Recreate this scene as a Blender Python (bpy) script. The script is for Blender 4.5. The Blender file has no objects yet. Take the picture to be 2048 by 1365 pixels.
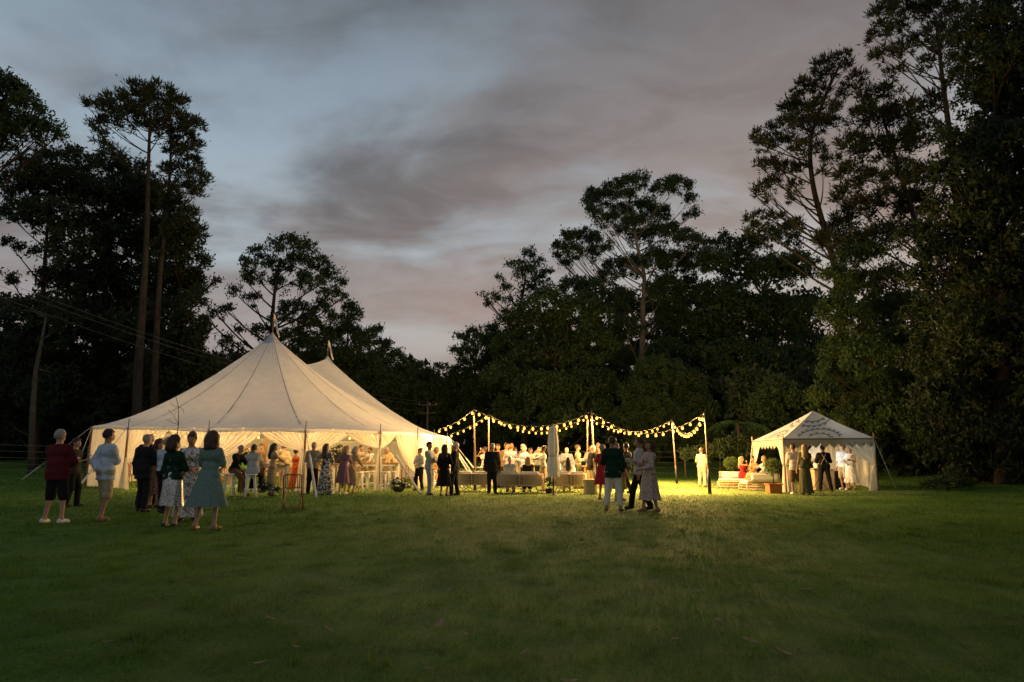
import bpy, math, random
import numpy as np
from mathutils import Vector, Matrix

SC = bpy.context.scene
COL = SC.collection
R = math.radians
PI = math.pi

# ------------------------------------------------------------------ camera
FPX = 1365.33                      # 24 mm lens on a 36 mm sensor, in pixels of the 2048 px wide photograph
PITCH = math.atan((917.0 - 682.5) / FPX)
EYE = 1.25
cam_data = bpy.data.cameras.new('camera')
cam_data.lens = 24.0
cam_data.sensor_width = 36.0
cam_data.clip_start = 0.05
cam_data.clip_end = 2000.0
cam = bpy.data.objects.new('camera', cam_data)
COL.objects.link(cam)
cam.location = (0, 0, EYE)
cam.rotation_euler = (PI / 2 + PITCH, 0, 0)
SC.camera = cam

# ------------------------------------------------------------------ render and exposure
SC.render.engine = 'CYCLES'
SC.cycles.use_denoising = True
SC.cycles.max_bounces = 7
SC.cycles.diffuse_bounces = 3
SC.cycles.glossy_bounces = 2
SC.cycles.transmission_bounces = 4
SC.cycles.transparent_max_bounces = 12
SC.cycles.sample_clamp_indirect = 4.0
SC.cycles.caustics_reflective = False
SC.cycles.caustics_refractive = False
SC.view_settings.view_transform = 'Standard'
SC.view_settings.look = 'None'
SC.view_settings.gamma = 1.0
SC.view_settings.exposure = 0.4
SC.view_settings.use_curve_mapping = False

# ------------------------------------------------------------------ sky: overcast dusk, blue gaps in soft grey-mauve cloud
SUN_ELEV, SUN_ROT = R(1.0), R(60.0)
world = bpy.data.worlds.new('World')
SC.world = world
world.use_nodes = True
wt = world.node_tree
wt.nodes.clear()
def WN(kind, **kw):
    n = wt.nodes.new(kind)
    for k, v in kw.items():
        setattr(n, k, v)
    return n
def wmath(op, a, b=None, clamp=False):
    n = WN('ShaderNodeMath', operation=op, use_clamp=clamp)
    for i, x in enumerate((a, b)):
        if x is None: continue
        if isinstance(x, (int, float)): n.inputs[i].default_value = x
        else: wt.links.new(x, n.inputs[i])
    return n.outputs[0]
def wmix(fac, a, b, blend='MIX'):
    n = WN('ShaderNodeMix', data_type='RGBA', blend_type=blend)
    for s, x in ((0, fac), (6, a), (7, b)):
        if isinstance(x, (int, float)): n.inputs[s].default_value = x
        elif isinstance(x, tuple): n.inputs[s].default_value = (*x, 1)
        else: wt.links.new(x, n.inputs[s])
    return n.outputs[2]
tc = WN('ShaderNodeTexCoord')
sep = WN('ShaderNodeSeparateXYZ')
wt.links.new(tc.outputs['Generated'], sep.inputs[0])
up = wmath('MAXIMUM', sep.outputs[2], 0.0)
den = wmath('ADD', up, 0.22)
comb = WN('ShaderNodeCombineXYZ')
wt.links.new(wmath('DIVIDE', sep.outputs[0], den), comb.inputs[0])
wt.links.new(wmath('DIVIDE', sep.outputs[1], den), comb.inputs[1])
mp = WN('ShaderNodeMapping')
mp.inputs['Location'].default_value = (18.44, -2.55, 0)
mp.inputs['Scale'].default_value = (0.8, 1.25, 1)
mp.inputs['Rotation'].default_value = (0, 0, R(-14))
wt.links.new(comb.outputs[0], mp.inputs[0])
def wnoise(scale, detail, rough, dist=0.0, off=0.0):
    n = WN('ShaderNodeTexNoise', noise_dimensions='4D')
    n.inputs['W'].default_value = off
    n.inputs['Scale'].default_value = scale
    n.inputs['Detail'].default_value = detail
    n.inputs['Roughness'].default_value = rough
    n.inputs['Distortion'].default_value = dist
    wt.links.new(mp.outputs[0], n.inputs['Vector'])
    return n.outputs[0]
def wramp(x, lo, hi):
    n = WN('ShaderNodeMapRange', interpolation_type='SMOOTHSTEP')
    n.inputs[1].default_value = lo; n.inputs[2].default_value = hi
    wt.links.new(x, n.inputs[0])
    return n.outputs[0]
gap = wramp(wnoise(1.35, 6.0, 0.52, 0.35, 0.6), 0.48, 0.64)          # openings in the cloud
body = wramp(wnoise(0.75, 3.0, 0.5, 0.4, 4.0), 0.30, 0.70)           # thick and thin cloud
fine = wramp(wnoise(3.6, 6.0, 0.58, 0.8, 9.0), 0.34, 0.66)
sky_tex = WN('ShaderNodeTexSky', sky_type='NISHITA')
sky_tex.sun_disc = False
sky_tex.sun_elevation = SUN_ELEV
sky_tex.sun_rotation = SUN_ROT
sky_tex.air_density = 1.6
sky_tex.dust_density = 2.0
low = wmath('SUBTRACT', 1.0, wramp(sep.outputs[2], 0.02, 0.55))     # nearer the horizon
east = wramp(sep.outputs[0], -0.55, 0.50)                            # warmer towards the set sun
warm = wmath('MULTIPLY', wmath('ADD', wmath('MULTIPLY', low, 0.6), wmath('MULTIPLY', east, 0.75)), 1.0, clamp=True)
cloud = wmix(body, (0.070, 0.088, 0.104), (0.165, 0.178, 0.196))
cloud_w = wmix(body, (0.205, 0.150, 0.124), (0.390, 0.285, 0.238))
cloud = wmix(warm, cloud, cloud_w)
cloud = wmix(wmath('MULTIPLY', fine, 0.55), cloud, wmix(warm, (0.27, 0.285, 0.31), (0.33, 0.28, 0.26)))
clear = wmix(0.75, sky_tex.outputs[0], (0.27, 0.37, 0.48))
gapw = wmath('MULTIPLY', wmath('MULTIPLY', gap, wramp(sep.outputs[2], 0.05, 0.30)), wmath('SUBTRACT', 0.90, wmath('MULTIPLY', east, 0.45)))
col = wmix(gapw, cloud, clear)
high = wramp(sep.outputs[2], 0.22, 0.75)                             # the cloud thickens overhead
col = wmix(wmath('MULTIPLY', high, 0.62), col, (0.042, 0.064, 0.082))
bg = WN('ShaderNodeBackground')
bg.inputs['Strength'].default_value = 1.0
wt.links.new(col, bg.inputs[0])
wo = WN('ShaderNodeOutputWorld')
wt.links.new(bg.outputs[0], wo.inputs[0])
world.cycles.sampling_method = 'MANUAL'
world.cycles.sample_map_resolution = 512

# last glow of the set sun through the cloud: very weak and very soft
sun_data = bpy.data.lights.new('sun', 'SUN')
sun_data.energy = 0.04
sun_data.angle = R(40)
sun_data.color = (1.0, 0.86, 0.75)
sun = bpy.data.objects.new('sun', sun_data)
COL.objects.link(sun)
sun.rotation_euler = (R(70), 0, R(60))

# ------------------------------------------------------------------ coordinates: camera at the origin looking along +Y
CT, ST = math.cos(PITCH), math.sin(PITCH)
def sstep(a, b, x):
    t = min(1.0, max(0.0, (x - a) / (b - a)))
    return t * t * (3 - 2 * t)
def gz(x, y):
    """height of the lawn"""
    z = 0.20 * sstep(-10.5, -17.5, x) * sstep(17, 26, y)
    z += 0.85 * sstep(45, 62, y)
    z += 0.10 * sstep(12, 16, x) * sstep(20, 27, y)
    z += 0.30 * sstep(17, 26, x) + 0.25 * sstep(-22, -34, x)
    return z
def at(px, py, y):
    """the point at distance y in the direction of a pixel of the photograph"""
    u = (px - 1024.0) / FPX
    v = (682.5 - py) / FPX
    d = CT - v * ST
    return Vector((u / d * y, y, EYE + (v * CT + ST) / d * y))
def on(px, y):
    """the point of the lawn at distance y below a pixel column"""
    z = 0.0
    for _ in range(4):
        v = math.tan(math.atan2(z - EYE, y) - PITCH)
        x = (px - 1024.0) / FPX / (CT - v * ST) * y
        z = gz(x, y)
    return Vector((x, y, z))

# ------------------------------------------------------------------ materials
MATS = {}
def nodes(m):
    m.use_nodes = True
    t = m.node_tree
    t.nodes.clear()
    return t
def mat(name, col, rough=0.7, var=0.15, scale=20.0, metal=0.0, bump=0.0, bscale=120.0, trans=0.0, clear=0.0, col2=None, spec=0.3, stretch=None):
    """diffuse-ish surface with noise in its colour, optional fine relief, translucency (cloth, leaves) and openness (sheer cloth)"""
    if name in MATS: return MATS[name]
    m = bpy.data.materials.new(name)
    t = nodes(m); N = t.nodes.new; L = t.links.new
    tcn = N('ShaderNodeTexCoord')
    src = tcn.outputs['Object']
    if stretch:
        mpn = N('ShaderNodeMapping'); mpn.inputs['Scale'].default_value = stretch
        L(src, mpn.inputs[0]); src = mpn.outputs[0]
    nz = N('ShaderNodeTexNoise'); nz.inputs['Scale'].default_value = scale; nz.inputs['Detail'].default_value = 5
    L(src, nz.inputs['Vector'])
    mr = N('ShaderNodeMapRange'); mr.inputs[1].default_value = 0.3; mr.inputs[2].default_value = 0.7
    L(nz.outputs[0], mr.inputs[0])
    mx = N('ShaderNodeMix'); mx.data_type = 'RGBA'
    c2 = col2 or tuple(min(1, c * (1 + var)) for c in col)
    c1 = col if col2 else tuple(c * (1 - var) for c in col)
    mx.inputs[6].default_value = (*c1, 1); mx.inputs[7].default_value = (*c2, 1)
    L(mr.outputs[0], mx.inputs[0])
    p = N('ShaderNodeBsdfPrincipled')
    p.inputs['Roughness'].default_value = rough
    p.inputs['Metallic'].default_value = metal
    p.inputs['Specular IOR Level'].default_value = spec
    L(mx.outputs[2], p.inputs['Base Color'])
    if bump:
        nb = N('ShaderNodeTexNoise'); nb.inputs['Scale'].default_value = bscale; nb.inputs['Detail'].default_value = 4
        L(src, nb.inputs['Vector'])
        b = N('ShaderNodeBump'); b.inputs['Strength'].default_value = bump; b.inputs['Distance'].default_value = 0.02
        L(nb.outputs[0], b.inputs['Height']); L(b.outputs[0], p.inputs['Normal'])
    out = p.outputs[0]
    if trans:
        tr = N('ShaderNodeBsdfTranslucent'); L(mx.outputs[2], tr.inputs[0])
        ms = N('ShaderNodeMixShader'); ms.inputs[0].default_value = trans
        L(out, ms.inputs[1]); L(tr.outputs[0], ms.inputs[2]); out = ms.outputs[0]
    if clear:
        tp = N('ShaderNodeBsdfTransparent')
        ms = N('ShaderNodeMixShader'); ms.inputs[0].default_value = clear
        L(out, ms.inputs[1]); L(tp.outputs[0], ms.inputs[2]); out = ms.outputs[0]
    o = N('ShaderNodeOutputMaterial'); L(out, o.inputs[0])
    MATS[name] = m
    return m
def emit(name, col, strength):
    if name in MATS: return MATS[name]
    m = bpy.data.materials.new(name)
    t = nodes(m)
    e = t.nodes.new('ShaderNodeEmission'); e.inputs[0].default_value = (*col, 1); e.inputs[1].default_value = strength
    o = t.nodes.new('ShaderNodeOutputMaterial'); t.links.new(e.outputs[0], o.inputs[0])
    try: m.cycles.emission_sampling = 'NONE'
    except Exception: pass
    MATS[name] = m
    return m
def patterned(name, c1, c2, scale=30.0, thr=0.5, kind='noise', rough=0.8, metal=0.0, c3=None):
    """printed cloth: blotches (noise) or petals/sequins (voronoi)"""
    if name in MATS: return MATS[name]
    m = bpy.data.materials.new(name)
    t = nodes(m); N = t.nodes.new; L = t.links.new
    tcn = N('ShaderNodeTexCoord')
    if kind == 'noise':
        nz = N('ShaderNodeTexNoise'); nz.inputs['Detail'].default_value = 2; nz.inputs['Distortion'].default_value = 1.2; o_ = 0
    else:
        nz = N('ShaderNodeTexVoronoi'); o_ = 0
    nz.inputs['Scale'].default_value = scale
    L(tcn.outputs['Object'], nz.inputs['Vector'])
    rp = N('ShaderNodeValToRGB')
    e = rp.color_ramp.elements
    e[0].position = thr - 0.04; e[0].color = (*c1, 1)
    e[1].position = thr + 0.04; e[1].color = (*c2, 1)
    if c3:
        k = rp.color_ramp.elements.new(min(0.98, thr + 0.16)); k.color = (*c3, 1)
    L(nz.outputs[o_], rp.inputs[0])
    p = N('ShaderNodeBsdfPrincipled'); p.inputs['Roughness'].default_value = rough; p.inputs['Metallic'].default_value = metal
    p.inputs['Specular IOR Level'].default_value = 0.25
    L(rp.outputs[0], p.inputs['Base Color'])
    o = N('ShaderNodeOutputMaterial'); L(p.outputs[0], o.inputs[0])
    MATS[name] = m
    return m

# ------------------------------------------------------------------ mesh helpers
def link(name, me, m=None, parent=None, loc=None, rz=None):
    o = bpy.data.objects.new(name, me)
    COL.objects.link(o)
    if m is not None and me is not None and not me.materials: me.materials.append(m)
    if parent is not None: o.parent = parent
    if loc is not None: o.location = loc
    if rz is not None: o.rotation_euler = (0, 0, rz)
    return o
def tag(o, label=None, cat=None, group=None, kind=None):
    if label: o['label'] = label
    if cat: o['category'] = cat
    if group: o['group'] = group
    if kind: o['kind'] = kind
    return o
def thing(name, loc, rz=0.0, label=None, cat=None, group=None):
    o = bpy.data.objects.new(name, None)
    o.empty_display_size = 0.2
    COL.objects.link(o)
    o.location = loc; o.rotation_euler = (0, 0, rz)
    return tag(o, label, cat, group)
def copy_tree(o, parent=None):
    c = o.copy(); COL.objects.link(c); c.parent = parent
    for ch in list(o.children): copy_tree(ch, c)
    return c
def np_mesh(name, V, faces, k, smooth=False):
    """fast mesh from an (n,3) array and an (m,k) index array"""
    me = bpy.data.meshes.new(name)
    V = np.ascontiguousarray(V, np.float32); faces = np.ascontiguousarray(faces, np.int32)
    me.vertices.add(len(V)); me.vertices.foreach_set('co', V.ravel())
    me.loops.add(faces.size); me.loops.foreach_set('vertex_index', faces.ravel())
    me.polygons.add(len(faces)); me.polygons.foreach_set('loop_start', np.arange(0, faces.size, k, dtype=np.int32))
    if smooth: me.polygons.foreach_set('use_smooth', np.ones(len(faces), bool))
    me.update(calc_edges=True)
    return me
class MB:
    """collects boxes, tubes, lofts and strips; build() links them as one mesh object"""
    def __init__(s): s.v = []; s.f = []; s.sm = []
    def add(s, vs, fs, smooth=False):
        b = len(s.v); s.v += [tuple(p) for p in vs]; s.f += [tuple(b + i for i in f) for f in fs]; s.sm += [smooth] * len(fs); return s
    def box(s, c, d, rz=0.0, rx=0.0, ry=0.0, taper=1.0, bev=0.0):
        hx, hy, hz = d[0] / 2, d[1] / 2, d[2] / 2
        M = Matrix.Translation(c) @ Matrix.Rotation(rz, 4, 'Z') @ Matrix.Rotation(ry, 4, 'Y') @ Matrix.Rotation(rx, 4, 'X')
        b = min(bev, hx * .9, hy * .9, hz * .9)
        if b > 0:
            rings = []
            for z, ins in ((-hz, b), (-hz + b, 0), (hz - b, 0), (hz, b)):
                k = taper if z > 0 else 1.0
                ax, ay = (hx - ins) * k, (hy - ins) * k; e = b * (0.7 if ins == 0 else 1.0) * k
                rings.append([(ax, -ay + e, z), (ax, ay - e, z), (ax - e, ay, z), (-ax + e, ay, z), (-ax, ay - e, z), (-ax, -ay + e, z), (-ax + e, -ay, z), (ax - e, -ay, z)])
            vs = [M @ Vector(p) for r in rings for p in r]
            fs = []
            for i in range(3):
                for j in range(8):
                    fs.append((i * 8 + j, i * 8 + (j + 1) % 8, (i + 1) * 8 + (j + 1) % 8, (i + 1) * 8 + j))
            fs += [tuple(range(7, -1, -1)), tuple(range(24, 32))]
            return s.add(vs, fs)
        vs = []
        for z in (-hz, hz):
            k = taper if z > 0 else 1.0
            for x, y in ((-hx, -hy), (hx, -hy), (hx, hy), (-hx, hy)): vs.append(M @ Vector((x * k, y * k, z)))
        return s.add(vs, [(3, 2, 1, 0), (4, 5, 6, 7), (0, 1, 5, 4), (1, 2, 6, 5), (2, 3, 7, 6), (3, 0, 4, 7)])
    def tube(s, pts, rad, n=6, cap=True, closed=False):
        pts = [Vector(p) for p in pts]; m = len(pts)
        if not hasattr(rad, '__len__'): rad = [rad] * m
        vs = []; ref = None
        for i, p in enumerate(pts):
            if closed: t = (pts[(i + 1) % m] - pts[i - 1])
            else: t = pts[min(i + 1, m - 1)] - pts[max(i - 1, 0)]
            if t.length < 1e-9: t = Vector((0, 0, 1))
            t.normalize()
            if ref is None: ref = Vector((1, 0, 0)) if abs(t.x) < 0.8 else Vector((0, 1, 0))
            a = (ref - t * ref.dot(t)).normalized(); b = t.cross(a); ref = a
            for j in range(n):
                q = 2 * PI * j / n
                vs.append(p + (a * math.cos(q) + b * math.sin(q)) * rad[i])
        fs = []
        for i in range(m if closed else m - 1):
            i2 = (i + 1) % m
            for j in range(n): fs.append((i * n + j, i * n + (j + 1) % n, i2 * n + (j + 1) % n, i2 * n + j))
        s.add(vs, fs, True)
        if cap and not closed:
            b = len(s.v) - m * n
            s.f += [tuple(b + j for j in range(n - 1, -1, -1)), tuple(b + (m - 1) * n + j for j in range(n))]; s.sm += [False, False]
        return s
    def lathe(s, prof, c=(0, 0, 0), n=16, ripple=None, smooth=True):
        vs = []
        for i, (r, z) in enumerate(prof):
            for j in range(n):
                q = 2 * PI * j / n
                k = 1 + (ripple(q, i / max(1, len(prof) - 1)) if ripple else 0)
                vs.append((c[0] + r * k * math.cos(q), c[1] + r * k * math.sin(q), c[2] + z))
        fs = [(i * n + j, i * n + (j + 1) % n, (i + 1) * n + (j + 1) % n, (i + 1) * n + j) for i in range(len(prof) - 1) for j in range(n)]
        return s.add(vs, fs, smooth)
    def grid(s, P, smooth=True):
        """P: rows of points"""
        a, b = len(P), len(P[0])
        return s.add([p for r in P for p in r], [(i * b + j, i * b + j + 1, (i + 1) * b + j + 1, (i + 1) * b + j) for i in range(a - 1) for j in range(b - 1)], smooth)
    def blob(s, c, r, n=10, m=7, seed=0, rough=0.0):
        rnd = random.Random(seed)
        vs = [(c[0], c[1], c[2] - r[2])]
        for i in range(1, m):
            th = PI * i / m
            for j in range(n):
                q = 2 * PI * j / n; k = 1 + rnd.uniform(-rough, rough)
                vs.append((c[0] + r[0] * k * math.sin(th) * math.cos(q), c[1] + r[1] * k * math.sin(th) * math.sin(q), c[2] - r[2] * k * math.cos(th)))
        vs.append((c[0], c[1], c[2] + r[2])); e = len(vs) - 1
        fs = [(0, 1 + (j + 1) % n, 1 + j) for j in range(n)]
        for i in range(m - 2):
            for j in range(n): fs.append((1 + i * n + j, 1 + i * n + (j + 1) % n, 1 + (i + 1) * n + (j + 1) % n, 1 + (i + 1) * n + j))
        fs += [(1 + (m - 2) * n + j, 1 + (m - 2) * n + (j + 1) % n, e) for j in range(n)]
        return s.add(vs, fs, True)
    def mesh(s, name):
        me = bpy.data.meshes.new(name)
        me.from_pydata(s.v, [], s.f)
        me.polygons.foreach_set('use_smooth', s.sm)
        me.update()
        return me
    def build(s, name, m, parent=None, loc=None, rz=None):
        return link(name, s.mesh(name), m, parent, loc, rz)

# ------------------------------------------------------------------ lawn
def lawn_material(name, blade):
    """green lawn, straw coloured where trampled and painted lighter where the festoon light pools; blade=True for the standing grass"""
    m = bpy.data.materials.new(name); t = nodes(m); N = t.nodes.new; L = t.links.new
    tcn = N('ShaderNodeTexCoord')
    def nz(scale, detail=4, rough=0.6, dist=0.0, stretch=None):
        n = N('ShaderNodeTexNoise'); n.inputs['Scale'].default_value = scale; n.inputs['Detail'].default_value = detail
        n.inputs['Roughness'].default_value = rough; n.inputs['Distortion'].default_value = dist
        src = tcn.outputs['Object']
        if stretch:
            mp_ = N('ShaderNodeMapping'); mp_.inputs['Scale'].default_value = stretch; L(src, mp_.inputs[0]); src = mp_.outputs[0]
        L(src, n.inputs['Vector']); return n.outputs[0]
    def rng(x, a, b):
        r = N('ShaderNodeMapRange'); r.inputs[1].default_value = a; r.inputs[2].default_value = b; L(x, r.inputs[0]); return r.outputs[0]
    def mth(op, a, b):
        n = N('ShaderNodeMath'); n.operation = op; n.use_clamp = True
        for i, x in enumerate((a, b)):
            if isinstance(x, float): n.inputs[i].default_value = x
            else: L(x, n.inputs[i])
        return n.outputs[0]
    def mx(f, a, b):
        n = N('ShaderNodeMix'); n.data_type = 'RGBA'
        for s, x in ((0, f), (6, a), (7, b)):
            if isinstance(x, tuple): n.inputs[s].default_value = (*x, 1)
            elif isinstance(x, float): n.inputs[s].default_value = x
            else: L(x, n.inputs[s])
        return n.outputs[2]
    # dry straw plus painted festoon light: pool under strings, brighter strip down the lawn
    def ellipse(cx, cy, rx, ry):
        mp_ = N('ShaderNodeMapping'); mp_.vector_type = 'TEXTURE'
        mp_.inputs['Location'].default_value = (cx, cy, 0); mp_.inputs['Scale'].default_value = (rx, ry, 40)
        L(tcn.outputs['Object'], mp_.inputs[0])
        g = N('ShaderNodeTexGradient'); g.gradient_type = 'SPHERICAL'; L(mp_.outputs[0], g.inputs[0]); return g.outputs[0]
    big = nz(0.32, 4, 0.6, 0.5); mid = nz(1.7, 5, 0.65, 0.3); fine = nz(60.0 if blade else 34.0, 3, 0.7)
    worn_lit = mth('MAXIMUM', rng(ellipse(4.5, 30.5, 13.0, 11.5), 0.0, 0.45), mth('MULTIPLY', rng(ellipse(0.8, 14.0, 6.0, 15.0), 0.0, 0.8), 0.75))
    worn_lit = mth('MULTIPLY', worn_lit, rng(mid, 0.22, 0.56))
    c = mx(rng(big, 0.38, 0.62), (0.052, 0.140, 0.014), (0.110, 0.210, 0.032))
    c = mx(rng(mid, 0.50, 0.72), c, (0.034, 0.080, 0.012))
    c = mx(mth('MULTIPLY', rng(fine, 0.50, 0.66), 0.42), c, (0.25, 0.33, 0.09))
    c = mx(mth('MULTIPLY', worn_lit, 0.80), c, (0.32, 0.37, 0.13))
    p = N('ShaderNodeBsdfPrincipled'); p.inputs['Roughness'].default_value = 0.85; p.inputs['Specular IOR Level'].default_value = 0.12
    L(c, p.inputs['Base Color'])
    out = p.outputs[0]
    if blade:
        tr = N('ShaderNodeBsdfTranslucent'); L(c, tr.inputs[0])
        ms = N('ShaderNodeMixShader'); ms.inputs[0].default_value = 0.45; L(out, ms.inputs[1]); L(tr.outputs[0], ms.inputs[2]); out = ms.outputs[0]
    else:
        b = N('ShaderNodeBump'); b.inputs['Strength'].default_value = 0.9; b.inputs['Distance'].default_value = 0.05
        L(nz(22.0, 6, 0.75), b.inputs['Height']); L(b.outputs[0], p.inputs['Normal'])
    o = N('ShaderNodeOutputMaterial'); L(out, o.inputs[0])
    return m
def build_ground():
    xs = np.concatenate([-np.geomspace(700, 44, 14), np.linspace(-40, 40, 81), np.geomspace(44, 700, 14)])
    ys = np.concatenate([-np.geomspace(400, 12, 10), np.linspace(-8, 72, 81), np.geomspace(78, 900, 14)])
    V = np.array([(x, y, gz(x, y) + 0.03 * math.sin(x * .9 + y * .35) * math.sin(y * .7 - x * .2) * (1 if abs(x) < 44 and y > 3 else 0)) for y in ys for x in xs])
    nx = len(xs)
    i, j = np.meshgrid(np.arange(len(ys) - 1), np.arange(nx - 1), indexing='ij')
    a = (i * nx + j).ravel()
    Fq = np.stack([a, a + 1, a + nx + 1, a + nx], 1)
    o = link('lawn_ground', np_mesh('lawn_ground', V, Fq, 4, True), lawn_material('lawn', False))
    tag(o, 'wide mown lawn under the dusk sky', None, None, 'structure')
build_ground()

def build_grass():
    rng = np.random.default_rng(5)
    Vs, blades = [], 0
    for y0, y1, dens, hgt, wid in ((2.4, 5.5, 2600, .050, .0065), (5.5, 9, 1300, .052, .009), (9, 15, 560, .055, .014), (15, 27, 170, .06, .024), (27, 46, 45, .08, .04)):
        half = lambda y: 0.80 * y + 1.5
        n = int((y1 - y0) * 2 * half((y0 + y1) / 2) * dens)
        y = np.sqrt(rng.uniform(y0 ** 2, y1 ** 2, n)); x = rng.uniform(-1, 1, n) * (0.80 * y + 1.5)
        # tufty cover
        w = np.sin(x * 5.1 + 2 * np.sin(y * 3.3)) * np.sin(y * 4.7 + 1.5 * np.sin(x * 2.9))
        keep = rng.uniform(0, 1, n) < 0.55 + 0.45 * w
        x, y = x[keep], y[keep]; n = len(x)
        z = np.array([gz(a, b) for a, b in zip(x, y)]) + 0.03 * np.sin(x * .9 + y * .35) * np.sin(y * .7 - x * .2)
        az = rng.uniform(0, 2 * PI, n); tilt = rng.uniform(0.1, 1.25, n); ta = rng.uniform(0, 2 * PI, n)
        h = hgt * rng.uniform(0.5, 1.5, n)
        dx, dy = np.cos(az) * wid / 2, np.sin(az) * wid / 2
        base = np.stack([x, y, z - 0.004], 1); off = np.stack([dx, dy, np.zeros(n)], 1)
        tip = base + np.stack([np.cos(ta) * np.sin(tilt) * h, np.sin(ta) * np.sin(tilt) * h, np.cos(tilt) * h + .004], 1)
        Vs.append(np.stack([base - off, base + off, tip], 1).reshape(-1, 3))
    # taller tufts and weeds the mower missed
    n = 420; ty = np.sqrt(rng.uniform(3 ** 2, 17 ** 2, n)); tx = rng.uniform(-1, 1, n) * (0.8 * ty + 1)
    for a, b in zip(tx, ty):
        k = int(rng.integers(14, 40)); r = rng.uniform(.03, .12)
        x = a + rng.normal(0, r, k); y = b + rng.normal(0, r, k); z = np.array([gz(p, q) for p, q in zip(x, y)])
        az = rng.uniform(0, 2 * PI, k); h = rng.uniform(.05, .12) * rng.uniform(.6, 1.3, k); tilt = rng.uniform(.1, 1.1, k); ta = rng.uniform(0, 2 * PI, k); w = .007 + .0007 * b
        base = np.stack([x, y, z - .004], 1); off = np.stack([np.cos(az) * w / 2, np.sin(az) * w / 2, np.zeros(k)], 1)
        tip = base + np.stack([np.cos(ta) * np.sin(tilt) * h, np.sin(ta) * np.sin(tilt) * h, np.cos(tilt) * h], 1)
        Vs.append(np.stack([base - off, base + off, tip], 1).reshape(-1, 3))
    V = np.concatenate(Vs); Fq = np.arange(len(V)).reshape(-1, 3)
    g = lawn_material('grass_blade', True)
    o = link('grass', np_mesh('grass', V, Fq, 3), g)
    tag(o, 'short green and straw coloured lawn grass', 'grass', None, 'stuff')
build_grass()

# ------------------------------------------------------------------ trees
def leaf_faces(C, D, L, W, rng):
    """pointed leaves: centres C, unit directions D, length L, width W -> (n,3,3) triangles"""
    n = len(C)
    q = rng.normal(size=(n, 3)); s = np.cross(D, q); s /= np.linalg.norm(s, axis=1, keepdims=True) + 1e-9
    L = L[:, None]; W = W[:, None]
    k = rng.uniform(-.3, .3, (n, 1))
    return np.stack([C - D * L * (.5 + k * .5) + s * W * .5, C - D * L * (.5 - k * .5) - s * W * .5, C + D * L * .5], 1)
BARK = lambda: mat('bark_brown', (0.040, 0.031, 0.024), 0.95, 0.35, 6.0, bump=0.8, bscale=14.0, stretch=(1, 1, 0.25), spec=0.1)
BARK_PALE = lambda: mat('bark_pale', (0.20, 0.175, 0.14), 0.85, 0.3, 2.0, bump=0.3, bscale=9.0, stretch=(1, 1, 0.2), spec=0.15)
BARK_PINE = lambda: mat('bark_pine', (0.050, 0.041, 0.032), 0.95, 0.35, 5.0, bump=0.8, bscale=10.0, stretch=(1, 1, 0.3), spec=0.1)
LEAFM = {
    'euc': lambda: mat('leaf_eucalypt', (0.026, 0.056, 0.018), 0.6, 0.0, 0.55, trans=0.28, col2=(0.048, 0.082, 0.028)),
    'dark': lambda: mat('leaf_dark', (0.020, 0.036, 0.014), 0.7, 0.0, 0.5, trans=0.22, col2=(0.036, 0.056, 0.020)),
    'pine': lambda: mat('leaf_pine', (0.026, 0.040, 0.018), 0.65, 0.0, 0.8, trans=0.15, col2=(0.050, 0.060, 0.024)),
    'lime': lambda: mat('leaf_willow', (0.034, 0.074, 0.021), 0.65, 0.0, 0.5, trans=0.3, col2=(0.060, 0.094, 0.029)),
    'shrub': lambda: mat('leaf_shrub', (0.028, 0.056, 0.020), 0.65, 0.0, 1.2, trans=0.25, col2=(0.044, 0.078, 0.026)),
}
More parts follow.
